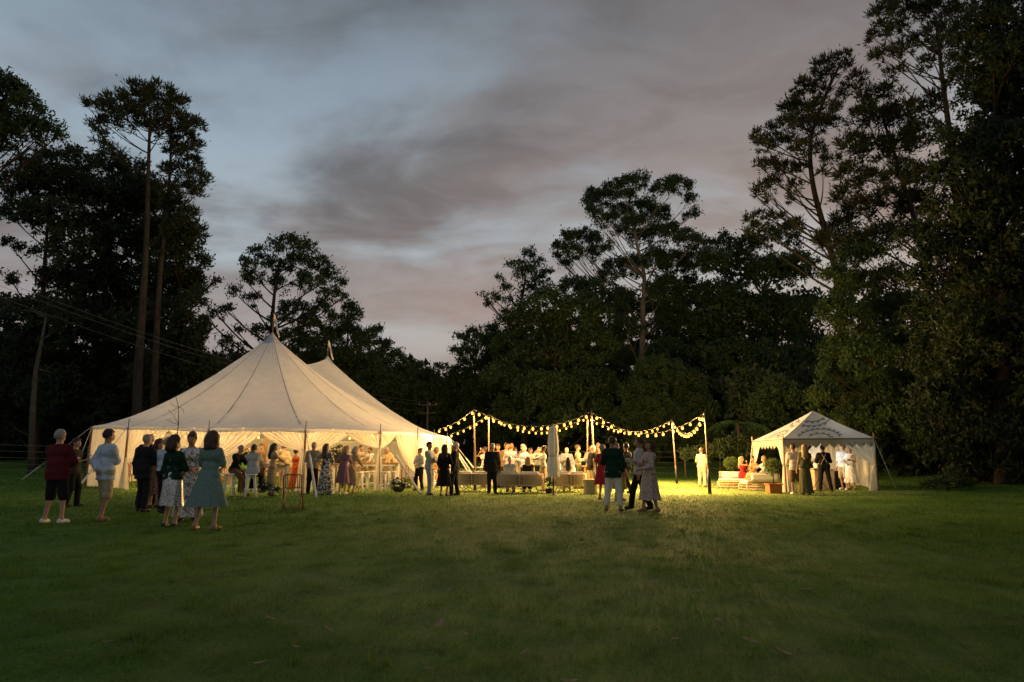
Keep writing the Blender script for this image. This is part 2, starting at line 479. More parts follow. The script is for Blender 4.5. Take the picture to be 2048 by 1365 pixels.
def crown_mesh(name, lobes, kind, seed, leaf=0.30, cover=2.0, clump=0.42, core=True, droop=0.5):
    """lobes: (centre xyz, radius) in metres. Leaves sit in clumps spread over each lobe's volume, denser on its upper, outer side."""
    rng = np.random.default_rng(seed)
    out = []
    for c, r in lobes:
        c = np.array(c)
        area = PI * r * r
        la = leaf * leaf * 0.21
        n = int(1.7 * cover * area / la)
        if kind == 'pine': n = int(n * 1.55)
        per = max(10, int((clump / leaf) ** 2 * 16))
        k = max(4, n // per)
        d = rng.normal(size=(k, 3)); d /= np.linalg.norm(d, axis=1, keepdims=True)
        d[:, 2] = np.where((d[:, 2] < -0.25) & (rng.uniform(size=k) < 0.65), -d[:, 2], d[:, 2])
        rad = r * rng.uniform(0.25, 1.0, k) ** 0.45
        cc = c + d * rad[:, None] * np.array([1.0, 1.0, 0.88])
        idx = rng.integers(0, k, n)
        sz = clump * rng.uniform(0.55, 1.25, k)
        g = rng.normal(size=(n, 3)) * np.array([0.55, 0.55, 0.45])
        C = cc[idx] + g * sz[idx][:, None]
        if kind == 'pine':
            D = g / (np.linalg.norm(g, axis=1, keepdims=True) + 1e-6) * 0.9 + np.array([0, 0, 0.55]) + d[idx] * 0.4
        else:
            D = rng.normal(size=(n, 3)) * 0.75 + np.array([0, 0, -droop])
        D /= np.linalg.norm(D, axis=1, keepdims=True)
        L = leaf * rng.uniform(0.7, 1.35, n)
        W = L * (rng.uniform(0.26, 0.42, n) if kind == 'pine' else rng.uniform(0.34, 0.55, n))
        out.append(leaf_faces(C, D, L, W, rng))
        if core and r > 1.2:
            m = int(0.85 * area / (1.1 * 1.1 * .3))
            dd = rng.normal(size=(m, 3)); dd /= np.linalg.norm(dd, axis=1, keepdims=True)
            C = c + dd * (r * 0.62 * rng.uniform(0, 1, m) ** 0.4)[:, None]
            D = rng.normal(size=(m, 3)); D /= np.linalg.norm(D, axis=1, keepdims=True)
            L = rng.uniform(0.6, 1.1, m) * min(1.2, r * 0.55)
            out.append(leaf_faces(C, D, L, L * 0.5, rng))
    V = np.concatenate(out).reshape(-1, 3)
    return np_mesh(name, V, np.arange(len(V)).reshape(-1, 3), 3)
def bez(a, b, c, n):
    return [a * ((1 - t) ** 2) + b * (2 * t * (1 - t)) + c * (t * t) for t in [i / n for i in range(n + 1)]]
def tree(name, label, y, trunk, lobes, kind='euc', seed=1, depth=1.0, bark=None, tr=0.35, twigs=5, leaf=0.30, cover=2.0, clump=0.42, core=True, droop=0.5, group=None, limb=1.0, cat='tree', yspan=None, rs=1.0):
    """trunk: (px, py) up the stem; lobes: (px, py, radius px); all at about distance y, lobes spread in depth"""
    rnd = random.Random(seed)
    base = on(trunk[0][0], y)
    pts = [base - Vector((0, 0, 0.25))] + [at(a, b, y) for a, b in trunk[1:]]
    # a smooth stem through the points
    stem = []
    for i in range(len(pts) - 1):
        p0 = pts[max(i - 1, 0)]; p1 = pts[i]; p2 = pts[i + 1]; p3 = pts[min(i + 2, len(pts) - 1)]
        for k in range(6):
            t = k / 6
            stem.append(0.5 * ((2 * p1) + (p2 - p0) * t + (2 * p0 - 5 * p1 + 4 * p2 - p3) * t * t + (3 * p1 - p0 - 3 * p2 + p3) * t ** 3))
    stem.append(pts[-1])
    ztop = stem[-1].z
    H = ztop - base.z
    rad = [tr * (1.0 - 0.80 * min(1, max(0, (p.z - base.z) / H)) ** 0.9) + (0.18 * tr if i == 0 else 0) for i, p in enumerate(stem)]
    ox = base.x; oy = base.y; oz = base.z
    root = thing(name, base, 0, label, cat, group)
    off = Vector((ox, oy, oz))
    mb = MB()
    limb = limb * (0.7 if kind == 'pine' else 1.0)
    mb.tube([p - off for p in stem], rad, 9)
    L3 = []
    cen = sum((Vector(at(a, b, y)) for a, b, _ in lobes), Vector()) / len(lobes)
    ex = max(abs(at(a, b, y).x - cen.x) for a, b, _ in lobes) + 0.5
    for a, b, rp in lobes:
        p = at(a, b, y)
        s = math.sqrt(max(0.05, 1 - ((p.x - cen.x) / (ex * 1.05)) ** 2))
        dy = rnd.uniform(-1, 1) * s * min(ex, yspan or 4.5) * 0.75 * depth
        p = at(a, b, y + dy)
        r = 1.2 * rs * rp * (y + dy) / FPX
        L3.append((p - off, r))
        # limb from the stem to the lobe
        hd = math.hypot(p.x - stem[-1].x, p.y - stem[-1].y)
        best = min(range(len(stem)), key=lambda i: abs((p.z - stem[i].z) - 0.75 * math.hypot(p.x - stem[i].x, p.y - stem[i].y)) + (2 if stem[i].z - base.z < 0.28 * H else 0))
        s0 = stem[best]
        ctl = s0.lerp(p, 0.45) + Vector((rnd.uniform(-.4, .4), rnd.uniform(-.4, .4), -0.10 * (p - s0).length + rnd.uniform(-.3, .3)))
        path = bez(s0, ctl, p, 7)
        r0 = min(rad[best] * 0.55, 0.03 + 0.018 * (p - s0).length) * limb
        mb.tube([q - off for q in path], [r0 * (1 - 0.72 * i / 7) for i in range(8)], 5, cap=False)
        for k in range(twigs):
            q0 = path[rnd.choice((4, 5, 6, 7))]
            d = Vector((rnd.gauss(0, 1), rnd.gauss(0, 1), rnd.gauss(0.35, .8))).normalized()
            q1 = p + d * r * rnd.uniform(0.6, 0.98)
            mid = q0.lerp(q1, .5) + Vector((rnd.uniform(-.15, .15), rnd.uniform(-.15, .15), rnd.uniform(0, .2))) * r
            mb.tube([q - off for q in bez(q0, mid, q1, 3)], [r0 * .30, r0 * .24, r0 * .18, r0 * .10], 4, cap=False)
    mb.build('trunk', (bark or BARK)(), root)
    me = crown_mesh('crown', L3, kind if kind == 'pine' else 'leaf', seed + 77, leaf, cover, clump, core, droop)
    link('crown', me, LEAFM[kind](), root)
    return root

def build_trees():
    # --- far left
    tree('eucalypt_tree', 'drooping eucalypt bough reaching in at the top left corner of the photo', 36, [(-150, 900), (-140, 600), (-110, 380), (-70, 230)],
         [(20, 195, 38), (-30, 180, 50), (58, 215, 28), (96, 258, 24), (58, 262, 30), (12, 272, 30), (-40, 260, 55), (-10, 230, 40), (112, 275, 12), (75, 285, 12), (5, 300, 16)], 'euc', 11, leaf=.24, cover=2.1, clump=.38, tr=.4)
    tree('pine_tree', 'tall pine with flat umbrella crown, highest of the trees behind the marquee', 44, [(272, 900), (276, 760), (286, 600), (293, 480), (297, 330), (301, 215)],
         [(275, 192, 25), (320, 192, 25), (238, 212, 24), (207, 212, 14), (180, 207, 10), (355, 215, 20), (300, 215, 28), (345, 245, 26), (258, 235, 22), (377, 245, 14), (200, 250, 15), (193, 270, 11), (216, 292, 12), (232, 308, 12), (325, 262, 20), (365, 272, 18), (392, 241, 8), (165, 205, 6), (285, 250, 16), (225, 240, 14)],
         'pine', 12, rs=1.3, bark=BARK_PINE, leaf=.26, cover=1.35, clump=.36, core=False, tr=.36, twigs=4)
    tree('pine_tree', 'second tall pine with layered side boughs, twin of the umbrella pine', 46, [(306, 900), (309, 780), (318, 580), (332, 440), (340, 340), (343, 250)],
         [(368, 300, 16), (392, 290, 10), (348, 298, 14), (380, 328, 15), (352, 345, 18), (395, 358, 16), (411, 362, 9), (375, 380, 14), (342, 385, 16), (392, 388, 9), (352, 420, 18), (380, 432, 15), (392, 462, 14), (360, 460, 20), (400, 252, 8)],
         'pine', 13, rs=1.45, bark=BARK_PINE, leaf=.26, cover=1.35, clump=.36, core=False, tr=.30, twigs=4)
    tree('evergreen_tree', 'broad dark evergreen with rounded top in the far left woodland', 50, [(70, 905), (80, 700), (90, 520), (100, 400)],
         [(60, 345, 32), (115, 330, 34), (160, 322, 26), (30, 368, 28), (88, 378, 44), (145, 378, 44), (55, 425, 34), (110, 440, 44), (18, 430, 20), (20, 490, 14), (60, 500, 14), (130, 500, 40), (25, 560, 14), (90, 560, 22), (140, 570, 40), (10, 395, 18), (60, 640, 45), (10, 700, 50), (120, 660, 50), (60, 740, 55), (-20, 800, 50), (110, 790, 55), (20, 850, 40)],
         'dark', 14, leaf=.30, cover=2.0, clump=.46)
    tree('evergreen_tree', 'dense dark evergreen filling the gap behind the twin pine trunks', 52, [(220, 905), (215, 700), (210, 520), (205, 400)],
         [(215, 338, 34), (258, 345, 32), (292, 385, 34), (325, 415, 34), (262, 390, 40), (330, 470, 40), (185, 400, 42), (240, 420, 50), (285, 420, 36), (180, 470, 50), (240, 500, 55), (300, 490, 45), (190, 560, 55), (260, 590, 60), (320, 560, 45), (190, 650, 60), (270, 680, 60), (180, 740, 55), (250, 770, 55), (200, 830, 45), (280, 840, 40)],
         'dark', 15, leaf=.32, cover=1.9, clump=.5)
    tree('cypress_tree', 'dark shaggy cypress just left of the marquee roof', 49, [(362, 905), (362, 700), (360, 520), (358, 440)],
         [(350, 445, 22), (372, 485, 28), (388, 522, 24), (345, 510, 40), (390, 565, 24), (402, 588, 14), (350, 575, 46), (385, 610, 26), (330, 640, 45), (375, 660, 34), (395, 690, 22), (350, 710, 50), (400, 735, 30), (430, 735, 20), (310, 760, 45), (375, 780, 50), (430, 770, 35), (330, 830, 45), (400, 840, 45), (455, 780, 20), (410, 640, 10), (433, 562, 7), (425, 568, 5)],
         'dark', 16, leaf=.27, cover=2.1, clump=.38)
    # --- behind the marquee
    tree('eucalypt_tree', 'spreading eucalypt with open domed crown behind the marquee peak', 60, [(548, 905), (546, 760), (544, 660), (550, 580), (560, 520)],
         [(580, 490, 20), (548, 494, 15), (612, 500, 20), (516, 508, 18), (500, 528, 17), (638, 528, 20), (664, 552, 20), (682, 568, 11), (590, 530, 24), (545, 535, 20), (488, 556, 14), (562, 570, 20), (620, 568, 24), (660, 588, 18), (470, 586, 12), (502, 600, 14), (432, 626, 13), (450, 618, 11), (414, 638, 6), (462, 680, 11), (446, 690, 8), (476, 664, 9), (590, 622, 26), (636, 625, 24), (560, 640, 16), (622, 660, 30), (530, 670, 22), (580, 690, 30), (640, 690, 28), (690, 592, 8), (515, 560, 12)],
         'euc', 21, leaf=.28, cover=1.9, clump=.42, tr=.42, core=False, twigs=6)
    tree('eucalypt_tree', 'small bushy eucalypt between the two marquee peaks and the treeline', 63, [(690, 905), (692, 780), (696, 660)],
         [(697, 616, 14), (712, 634, 15), (682, 645, 20), (702, 672, 24), (664, 680, 24), (720, 690, 22), (690, 720, 34), (650, 730, 34), (730, 740, 30), (610, 740, 34), (690, 780, 40), (640, 790, 40)], 'euc', 22, leaf=.28, cover=2.2)
    tree('eucalypt_tree', 'ragged eucalypt with a pale tuft on top, right of the marquee peaks', 66, [(765, 905), (762, 800), (757, 700)],
         [(746, 664, 11), (762, 661, 8), (735, 678, 15), (758, 695, 17), (780, 690, 9), (792, 716, 17), (750, 730, 28), (800, 750, 26), (770, 780, 36), (725, 780, 34), (815, 790, 34), (775, 840, 40), (720, 850, 40)], 'euc', 23, leaf=.28, cover=2.1)
    tree('eucalypt_tree', 'low eucalypt at the dip in the treeline above the first light strings', 70, [(850, 905), (850, 800), (845, 745)],
         [(818, 728, 14), (842, 736, 11), (832, 765, 24), (862, 748, 13), (876, 735, 8), (868, 785, 26), (897, 740, 11), (900, 768, 20), (850, 820, 36), (905, 820, 36), (815, 840, 36), (880, 860, 30), (930, 850, 36), (830, 880, 20)], 'euc', 24, leaf=.30, cover=2.2)
    tree('eucalypt_tree', 'small leaning eucalypt at the left end of the big grove', 66, [(955, 905), (955, 800), (945, 700)],
         [(925, 680, 14), (946, 664, 12), (914, 702, 10), (962, 686, 20), (984, 662, 16), (940, 716, 22), (978, 730, 30), (925, 756, 24), (960, 790, 36), (1008, 700, 28), (1000, 790, 36), (940, 840, 36), (990, 860, 36)], 'euc', 25, leaf=.28, cover=2.2)
    tree('eucalypt_tree', 'slender eucalypt with separate leaf tufts, left shoulder of the big grove', 64, [(1050, 905), (1045, 780), (1035, 660), (1050, 560)],
         [(1055, 513, 15), (1072, 524, 11), (1032, 532, 10), (1016, 530, 6), (1050, 552, 22), (1086, 566, 17), (1012, 572, 10), (986, 598, 11), (967, 594, 7), (1000, 558, 8), (1092, 548, 11), (975, 610, 8), (1020, 600, 10), (1005, 622, 8), (1060, 585, 18)], 'euc', 26, leaf=.26, cover=1.8, core=False, twigs=6)
    tree('dense_tree', 'full round dark tree with dense crown in the middle of the grove', 58, [(1110, 905), (1110, 760), (1112, 660)],
         [(1140, 582, 27), (1178, 580, 24), (1103, 605, 30), (1062, 622, 28), (1030, 652, 32), (1160, 625, 40), (1105, 660, 45), (1200, 635, 30), (1020, 700, 34), (1060, 725, 42), (1130, 715, 50), (1192, 695, 42), (1002, 760, 34), (1080, 785, 45), (1160, 785, 45), (1030, 830, 38), (1120, 850, 42), (1200, 770, 36), (1195, 840, 40)], 'euc', 27, leaf=.30, cover=2.1, clump=.5)
    tree('tall_eucalypt_tree', 'tallest pale trunked eucalypt of the grove with tiered crown', 66, [(1284, 905), (1284, 790), (1285, 700), (1286, 620), (1288, 550), (1272, 480), (1266, 415)],
         [(1250, 373, 17), (1280, 364, 14), (1226, 380, 13), (1192, 390, 14), (1176, 403, 10), (1211, 398, 15), (1255, 393, 14), (1194, 428, 13), (1180, 415, 8), (1330, 374, 13), (1360, 374, 17), (1346, 364, 10), (1312, 384, 10), (1385, 398, 10), (1391, 424, 8), (1376, 433, 7), (1240, 428, 18), (1288, 424, 22), (1320, 430, 16), (1220, 440, 12), (1268, 446, 17), (1205, 456, 6), (1242, 464, 13), (1280, 478, 17), (1312, 468, 18), (1342, 468, 18), (1372, 480, 17), (1396, 480, 10), (1412, 488, 10),
          (1140, 480, 15), (1170, 474, 13), (1120, 495, 11), (1190, 480, 14), (1150, 506, 15), (1110, 512, 8), (1130, 530, 9), (1186, 508, 12), (1216, 494, 10), (1230, 536, 17), (1268, 534, 20), (1312, 524, 24), (1350, 532, 26), (1212, 560, 16), (1390, 530, 26), (1330, 585, 28), (1242, 600, 18), (1380, 595, 30), (1310, 630, 20), (1250, 660, 24), (1350, 650, 30), (1395, 660, 30), (1230, 720, 30), (1340, 720, 34)],
         'euc', 28, rs=1.25, bark=BARK_PALE, leaf=.24, cover=2.5, limb=.7, core=False, tr=.48, twigs=5, yspan=7)
    tree('dense_tree', 'dark crowded tree linking the tall eucalypt to the pines', 62, [(1450, 905), (1450, 760), (1455, 600)],
         [(1452, 488, 22), (1490, 492, 26), (1430, 528, 32), (1478, 545, 42), (1440, 600, 42), (1420, 660, 42), (1482, 635, 50), (1405, 725, 42), (1470, 725, 50), (1530, 480, 26), (1540, 550, 42), (1545, 640, 50), (1540, 735, 50), (1440, 800, 45), (1520, 810, 45), (1390, 800, 40), (1580, 470, 26), (1590, 540, 40), (1600, 640, 45), (1600, 740, 50)], 'euc', 29, leaf=.32, cover=2.0, clump=.5)
    # --- right hand pines
    tree('pine_tree', 'leaning pine with open stepped boughs against the sky on the right', 42, [(1695, 920), (1690, 760), (1674, 560), (1652, 470), (1626, 370), (1622, 280), (1650, 195), (1684, 120)],
         [(1685, 110, 10), (1670, 122, 12), (1650, 120, 10), (1631, 134, 9), (1692, 130, 11), (1720, 150, 11), (1702, 154, 9), (1652, 152, 16), (1621, 146, 8), (1601, 170, 13), (1590, 185, 11), (1622, 178, 15), (1652, 186, 12), (1690, 180, 13), (1715, 178, 9), (1582, 214, 17), (1602, 228, 23), (1640, 222, 22), (1576, 240, 14), (1560, 244, 8), (1620, 256, 26), (1660, 248, 15), (1520, 270, 11), (1510, 280, 9), (1546, 264, 14), (1532, 294, 14), (1566, 288, 17), (1600, 298, 19), (1640, 298, 14), (1516, 330, 9), (1540, 333, 15), (1570, 338, 16), (1600, 338, 13), (1520, 373, 12), (1550, 368, 15), (1588, 372, 13), (1510, 390, 7), (1540, 398, 8), (1580, 398, 9), (1645, 340, 10), (1662, 318, 12), (1520, 428, 9), (1500, 440, 10), (1540, 438, 11), (1562, 434, 9), (1491, 458, 6), (1600, 444, 10), (1512, 454, 10), (1675, 215, 12)],
         'pine', 31, rs=1.2, bark=BARK_PINE, leaf=.24, cover=1.5, clump=.32, core=False, tr=.36, twigs=4, yspan=3.5)
    tree('pine_tree', 'black pine crowded behind the leaning pine', 40, [(1880, 920), (1868, 700), (1838, 480), (1792, 320), (1760, 220)],
         [(1740, 190, 20), (1780, 182, 20), (1722, 228, 24), (1762, 238, 30), (1802, 228, 32), (1702, 290, 28), (1750, 300, 32), (1802, 298, 34), (1700, 350, 27), (1742, 368, 30), (1682, 392, 20), (1722, 420, 32), (1682, 452, 26), (1782, 400, 30), (1802, 348, 27), (1660, 485, 30), (1705, 500, 34), (1765, 475, 36), (1830, 420, 36), (1840, 270, 32), (1850, 360, 34), (1860, 210, 26)],
         'pine', 32, bark=BARK_PINE, leaf=.27, cover=1.9, clump=.38, core=True, tr=.34, twigs=3)
    tree('pine_tree', 'high spreading pine cut by the top edge of the photo', 34, [(1945, 930), (1930, 600), (1905, 320), (1885, 160), (1872, 40)],
         [(1752, 30, 14), (1772, 15, 16), (1802, 15, 19), (1746, 76, 11), (1762, 58, 15), (1792, 60, 17), (1752, 110, 11), (1776, 108, 15), (1812, 98, 15), (1832, 28, 22), (1862, 18, 22), (1872, 60, 18), (1842, 78, 14), (1892, 88, 20), (1852, 126, 14), (1802, 138, 9), (1780, 148, 9), (1912, 38, 24), (1902, 128, 16), (1922, -22, 34), (1850, -24, 32), (1930, 90, 24), (1920, 160, 20)],
         'pine', 33, rs=1.25, bark=BARK_PINE, leaf=.22, cover=1.6, clump=.30, core=False, tr=.36, twigs=4, yspan=3.5)
    tree('willow_tree', 'lighter green feathery tree behind the small patterned tent', 37, [(1745, 935), (1742, 760), (1740, 620)],
         [(1702, 520, 27), (1742, 508, 23), (1672, 560, 27), (1722, 578, 38), (1782, 558, 32), (1662, 620, 23), (1702, 650, 36), (1762, 640, 40), (1820, 620, 36), (1682, 700, 32), (1742, 718, 42), (1810, 700, 42), (1700, 768, 34), (1762, 788, 42), (1840, 780, 42), (1660, 742, 24), (1650, 800, 26), (1720, 840, 40), (1800, 850, 40)], 'lime', 34, leaf=.19, cover=2.3, clump=.34, droop=.9, tr=.22)
    tree('dark_tree', 'huge black tree filling the upper right edge of the photo', 29, [(2010, 950), (2005, 600), (1995, 300), (1990, 60)],
         [(1970, 20, 40), (2030, -20, 60), (1980, 110, 50), (2050, 90, 70), (1960, 200, 44), (2030, 200, 70), (1920, 270, 40), (1985, 300, 60), (2060, 310, 70), (1900, 350, 42), (1960, 400, 60), (2040, 430, 70), (1880, 420, 30), (1900, 480, 40), (1990, 520, 65), (2070, 560, 70), (1960, 60, 40), (2090, 200, 60)] + [(px + 13 * ((px * 7 + py) % 5 - 2), py, 44) for px in range(1925, 2140, 52) for py in range(-60, 960, 58) if px > 1960 or py > 250], 'dark', 35, leaf=.24, cover=1.3, clump=.36, tr=.4, yspan=3)
    tree('dark_tree', 'broad black tree with low skirts at the lower right edge', 31, [(1985, 960), (1980, 800), (1975, 640)],
         [(1920, 580, 50), (1990, 620, 60), (2060, 640, 60), (1890, 660, 45), (1950, 700, 65), (2040, 740, 70), (1890, 750, 50), (1960, 800, 65), (2060, 840, 70), (1880, 830, 45), (1940, 880, 55), (2020, 920, 55), (2080, 930, 55), (1860, 890, 34), (1850, 560, 30), (1830, 480, 40), (1870, 520, 40), (1840, 640, 34), (1850, 720, 34), (1860, 800, 34)], 'dark', 36, leaf=.22, cover=1.9, clump=.34, tr=.35, yspan=3)
    # --- shrubs at the edge of the lawn
    def shrub(name, label, px, y, lobes, kind, seed, leaf=.16, cover=2.2, group='shrubs at the edge of the lawn'):
        tree(name, label, y, [(px, 930), (px, lobes[0][1])], lobes, kind, seed, leaf=leaf, cover=cover, clump=.28, tr=.08, twigs=2, cat='shrub', group=group, yspan=1.5)
    shrub('wattle_shrub', 'rounded feathery wattle beneath the pale eucalypt trunk', 1320, 54, [(1320, 760, 50), (1275, 790, 32), (1370, 775, 40), (1310, 830, 46), (1390, 830, 42), (1260, 840, 32), (1345, 870, 44), (1290, 890, 34), (1410, 880, 34)], 'shrub', 41, .22)
    shrub('round_shrub', 'dark rounded bush between the light poles and the small tent', 1560, 44, [(1560, 790, 34), (1530, 815, 30), (1595, 810, 32), (1545, 860, 36), (1590, 870, 36), (1565, 905, 32)], 'shrub', 42, .18)
    shrub('low_shrub', 'low green bush on the dark lawn edge, far right', 1895, 26, [(1895, 966, 13), (1872, 969, 9), (1922, 968, 10), (1852, 972, 7), (1943, 971, 7)], 'dark', 43, .09)
    shrub('leafy_shrub', 'broad dark bush behind the rattan lounge and topiary', 1440, 39, [(1440, 905, 20), (1410, 908, 18), (1480, 900, 22), (1385, 912, 16), (1505, 905, 18), (1455, 892, 16)], 'dark', 44, .18)
    # --- undergrowth closing the foot of the woodland
    rnd = random.Random(8); L3 = []
    for i in range(190):
        px = -220 + i * 2500 / 190 + rnd.uniform(-10, 10)
        yy = 56 if px < 420 else (74 if px < 1250 else (66 if px < 1480 else (46 if px < 1700 else 38)))
        yy += rnd.uniform(-2, 3)
        for top in (rnd.uniform(915, 930), rnd.uniform(870, 900), rnd.uniform(800, 860), rnd.uniform(760, 800) if not 820 < px < 960 else 830):
            p = at(px + rnd.uniform(-8, 8), top, yy + rnd.uniform(0, 3)); L3.append((p, rnd.uniform(28, 44) * yy / FPX))
    me = crown_mesh('undergrowth', L3, 'leaf', 99, leaf=.46, cover=1.05, clump=.6, core=False)
    o = link('undergrowth', me, LEAFM['dark']())
    tag(o, 'dark scrub closing the foot of the woodland all round the lawn', 'undergrowth', None, 'stuff')
    L3 = []
    for i in range(130):
        px = -500 + i * 3100 / 130
        yy = 92 + rnd.uniform(-3, 6)
        for top in (925, 880, 830, 780, 740 if not 780 < px < 960 else 790, 690 if (px < 420 or px > 1000) else 800, 620 if (px < 330 or px > 1180) else 800):
            L3.append((at(px + rnd.uniform(-12, 12), top + rnd.uniform(-12, 12), yy), rnd.uniform(34, 48) * yy / FPX))
    # the wood goes on beside the clearing on the right, as at the edge of the photograph
    for i in range(16):
        y_ = 5 + i * 20 / 15
        x_ = 0.80 * y_ + 5.0 + rnd.uniform(0, 2)
        for hz in (1.5, 4.5, 8, 11.5, 15, 18.5):
            L3.append((Vector((x_ + rnd.uniform(0, 1.5), y_ + rnd.uniform(-1, 1), hz + rnd.uniform(-1, 1))), rnd.uniform(2.0, 2.6)))
    me = crown_mesh('far_woodland', L3, 'leaf', 98, leaf=.95, cover=.85, clump=1.1, core=False)
    o = link('far_woodland', me, LEAFM['dark']())
    tag(o, 'dark woodland closing the clearing behind the nearer trees', 'woodland', None, 'stuff')
build_trees()

# ------------------------------------------------------------------ shared cloth, wood and metal
CANVAS = lambda: mat('sail_canvas', (0.79, 0.79, 0.79), 0.85, 0.05, 3.0, trans=0.13, bump=0.45, bscale=1.6, spec=0.1)
SHEER = lambda: mat('sheer_curtain', (0.80, 0.78, 0.72), 0.9, 0.04, 6.0, trans=0.48, clear=0.17, spec=0.05)
WALLC = lambda: mat('wall_canvas', (0.78, 0.76, 0.70), 0.9, 0.06, 3.0, trans=0.40, bump=0.2, bscale=90.0, spec=0.05)
WHITE_CLOTH = lambda: mat('white_cloth', (0.62, 0.61, 0.58), 0.9, 0.05, 8.0, spec=0.05)
POLEWOOD = lambda: mat('pole_wood', (0.26, 0.15, 0.075), 0.6, 0.3, 5.0, stretch=(6, 6, 0.6))
DARKMETAL = lambda: mat('dark_metal', (0.03, 0.03, 0.03), 0.45, 0.2, 30.0, metal=0.6)
ROPE = lambda: mat('rope', (0.62, 0.58, 0.50), 0.95, 0.2, 60.0)
WHITEPAINT = lambda: mat('white_paint', (0.78, 0.76, 0.71), 0.5, 0.06, 12.0, bump=0.1)
RATTAN = lambda: mat('rattan', (0.62, 0.48, 0.30), 0.6, 0.35, 40.0, bump=0.5, bscale=200.0)
TIMBER = lambda: mat('table_timber', (0.30, 0.16, 0.07), 0.5, 0.3, 3.0, stretch=(1, 8, 8))
CHAIRWOOD = lambda: mat('chair_wood', (0.22, 0.11, 0.05), 0.5, 0.3, 6.0, stretch=(4, 4, 1))
BULBM = lambda: emit('bulb_glow', (1.0, 0.42, 0.07), 3.6)
WARM = (1.0, 0.58, 0.19)
WARM_TENT = (1.0, 0.57, 0.21)

# ------------------------------------------------------------------ festoon lights
def make_bulb_meshes():
    b = MB(); b.lathe([(0.002, -0.060), (0.024, -0.054), (0.041, -0.034), (0.044, -0.008), (0.040, 0.018), (0.024, 0.040), (0.018, 0.050)], n=10)
    s = MB(); s.lathe([(0.001, 0.095), (0.012, 0.094), (0.020, 0.080), (0.020, 0.045), (0.016, 0.040)], n=8)
    bm = b.mesh('bulb'); bm.materials.append(BULBM())
    sm = s.mesh('socket'); sm.materials.append(mat('black_rubber', (0.02, 0.02, 0.02), 0.6))
    return bm, sm
BULB_ME, SOCKET_ME = make_bulb_meshes()
def festoon(label, a, b, sag, n, power, group, ends=(0.04, 0.96), scale=1.0, cast=1, colour=None):
    """one strand of warm bulbs between two points; every bulb carries its own lamp"""
    a = Vector(a); b = Vector(b)
    root = thing('string_lights', a, 0, label, 'string lights', group)
    def P(t): return a.lerp(b, t) - Vector((0, 0, sag * 4 * t * (1 - t)))
    cb = MB(); cb.tube([P(i / 28) - a for i in range(29)], 0.009, 5)
    cb.build('cable', mat('cable_black', (0.05, 0.045, 0.03), 0.6), root)
    rnd = random.Random(int(a.x * 31 + b.y * 17))
    for i in range(n):
        t = ends[0] + (ends[1] - ends[0]) * (i + rnd.uniform(-.12, .12)) / max(1, n - 1)
        t = min(ends[1], max(ends[0], t))
        p = P(t) - a - Vector((0, 0, 0.095 * scale))
        o = link('bulb', BULB_ME, None, root, p); o.scale = (scale,) * 3
        link('socket', SOCKET_ME, None, o)
        if i % cast == 0:
            ld = bpy.data.lights.new('bulb_light', 'POINT'); ld.energy = power * cast; ld.color = colour or WARM; ld.shadow_soft_size = 0.05
            lo = bpy.data.objects.new('bulb_light', ld); COL.objects.link(lo); lo.parent = root; lo.location = p - Vector((0, 0, 0.07))
    return root

# ------------------------------------------------------------------ the big marquee
EAVE = 2.30
EP = [on(172, 27.0), on(245, 25.7), on(408, 24.9), on(605, 25.2), on(757, 27.3), on(833, 29.6), on(866, 31.6), on(893, 34.0)]
EP += [Vector((x, y, gz(x, y))) for x, y in ((-3.35, 38), (-4.7, 42), (-8.2, 44.8), (-12.6, 44.8), (-16.2, 42.2), (-17.3, 38.2), (-17.4, 33.6), (-17.25, 30.0))]
ET = [p + Vector((0, 0, EAVE)) for p in EP]
PK = [at(545, 670, 31.5), at(655, 716, 38.7)]
MQ = thing('marquee', (PK[0].x, PK[0].y, 0), 0, 'large cream sailcloth marquee glowing from within, two peaks with pennants', 'marquee')
MO = Vector(MQ.location)
def canopy_point(B, t, lift=0.0):
    """B on the eave, t from the ridge (0) to the eave (1)"""
    a, b = PK
    ab = Vector((b.x - a.x, b.y - a.y)); w = Vector((B.x - a.x, B.y - a.y))
    tau = min(1.0, max(0.0, w.dot(ab) / ab.dot(ab)))
    zr = a.z + (b.z - a.z) * tau - 0.85 * (1 - abs(2 * tau - 1) ** 1.5)
    k = 1 - abs(2 * tau - 1) if 0 < tau < 1 else 0
    p = 1.42 - 0.15 * k
    x = a.x + (b.x - a.x) * tau; y = a.y + (b.y - a.y) * tau
    z = B.z + (zr - B.z) * (1 - t) ** p
    return Vector((x + (B.x - x) * t, y + (B.y - y) * t, z + lift)) - MO
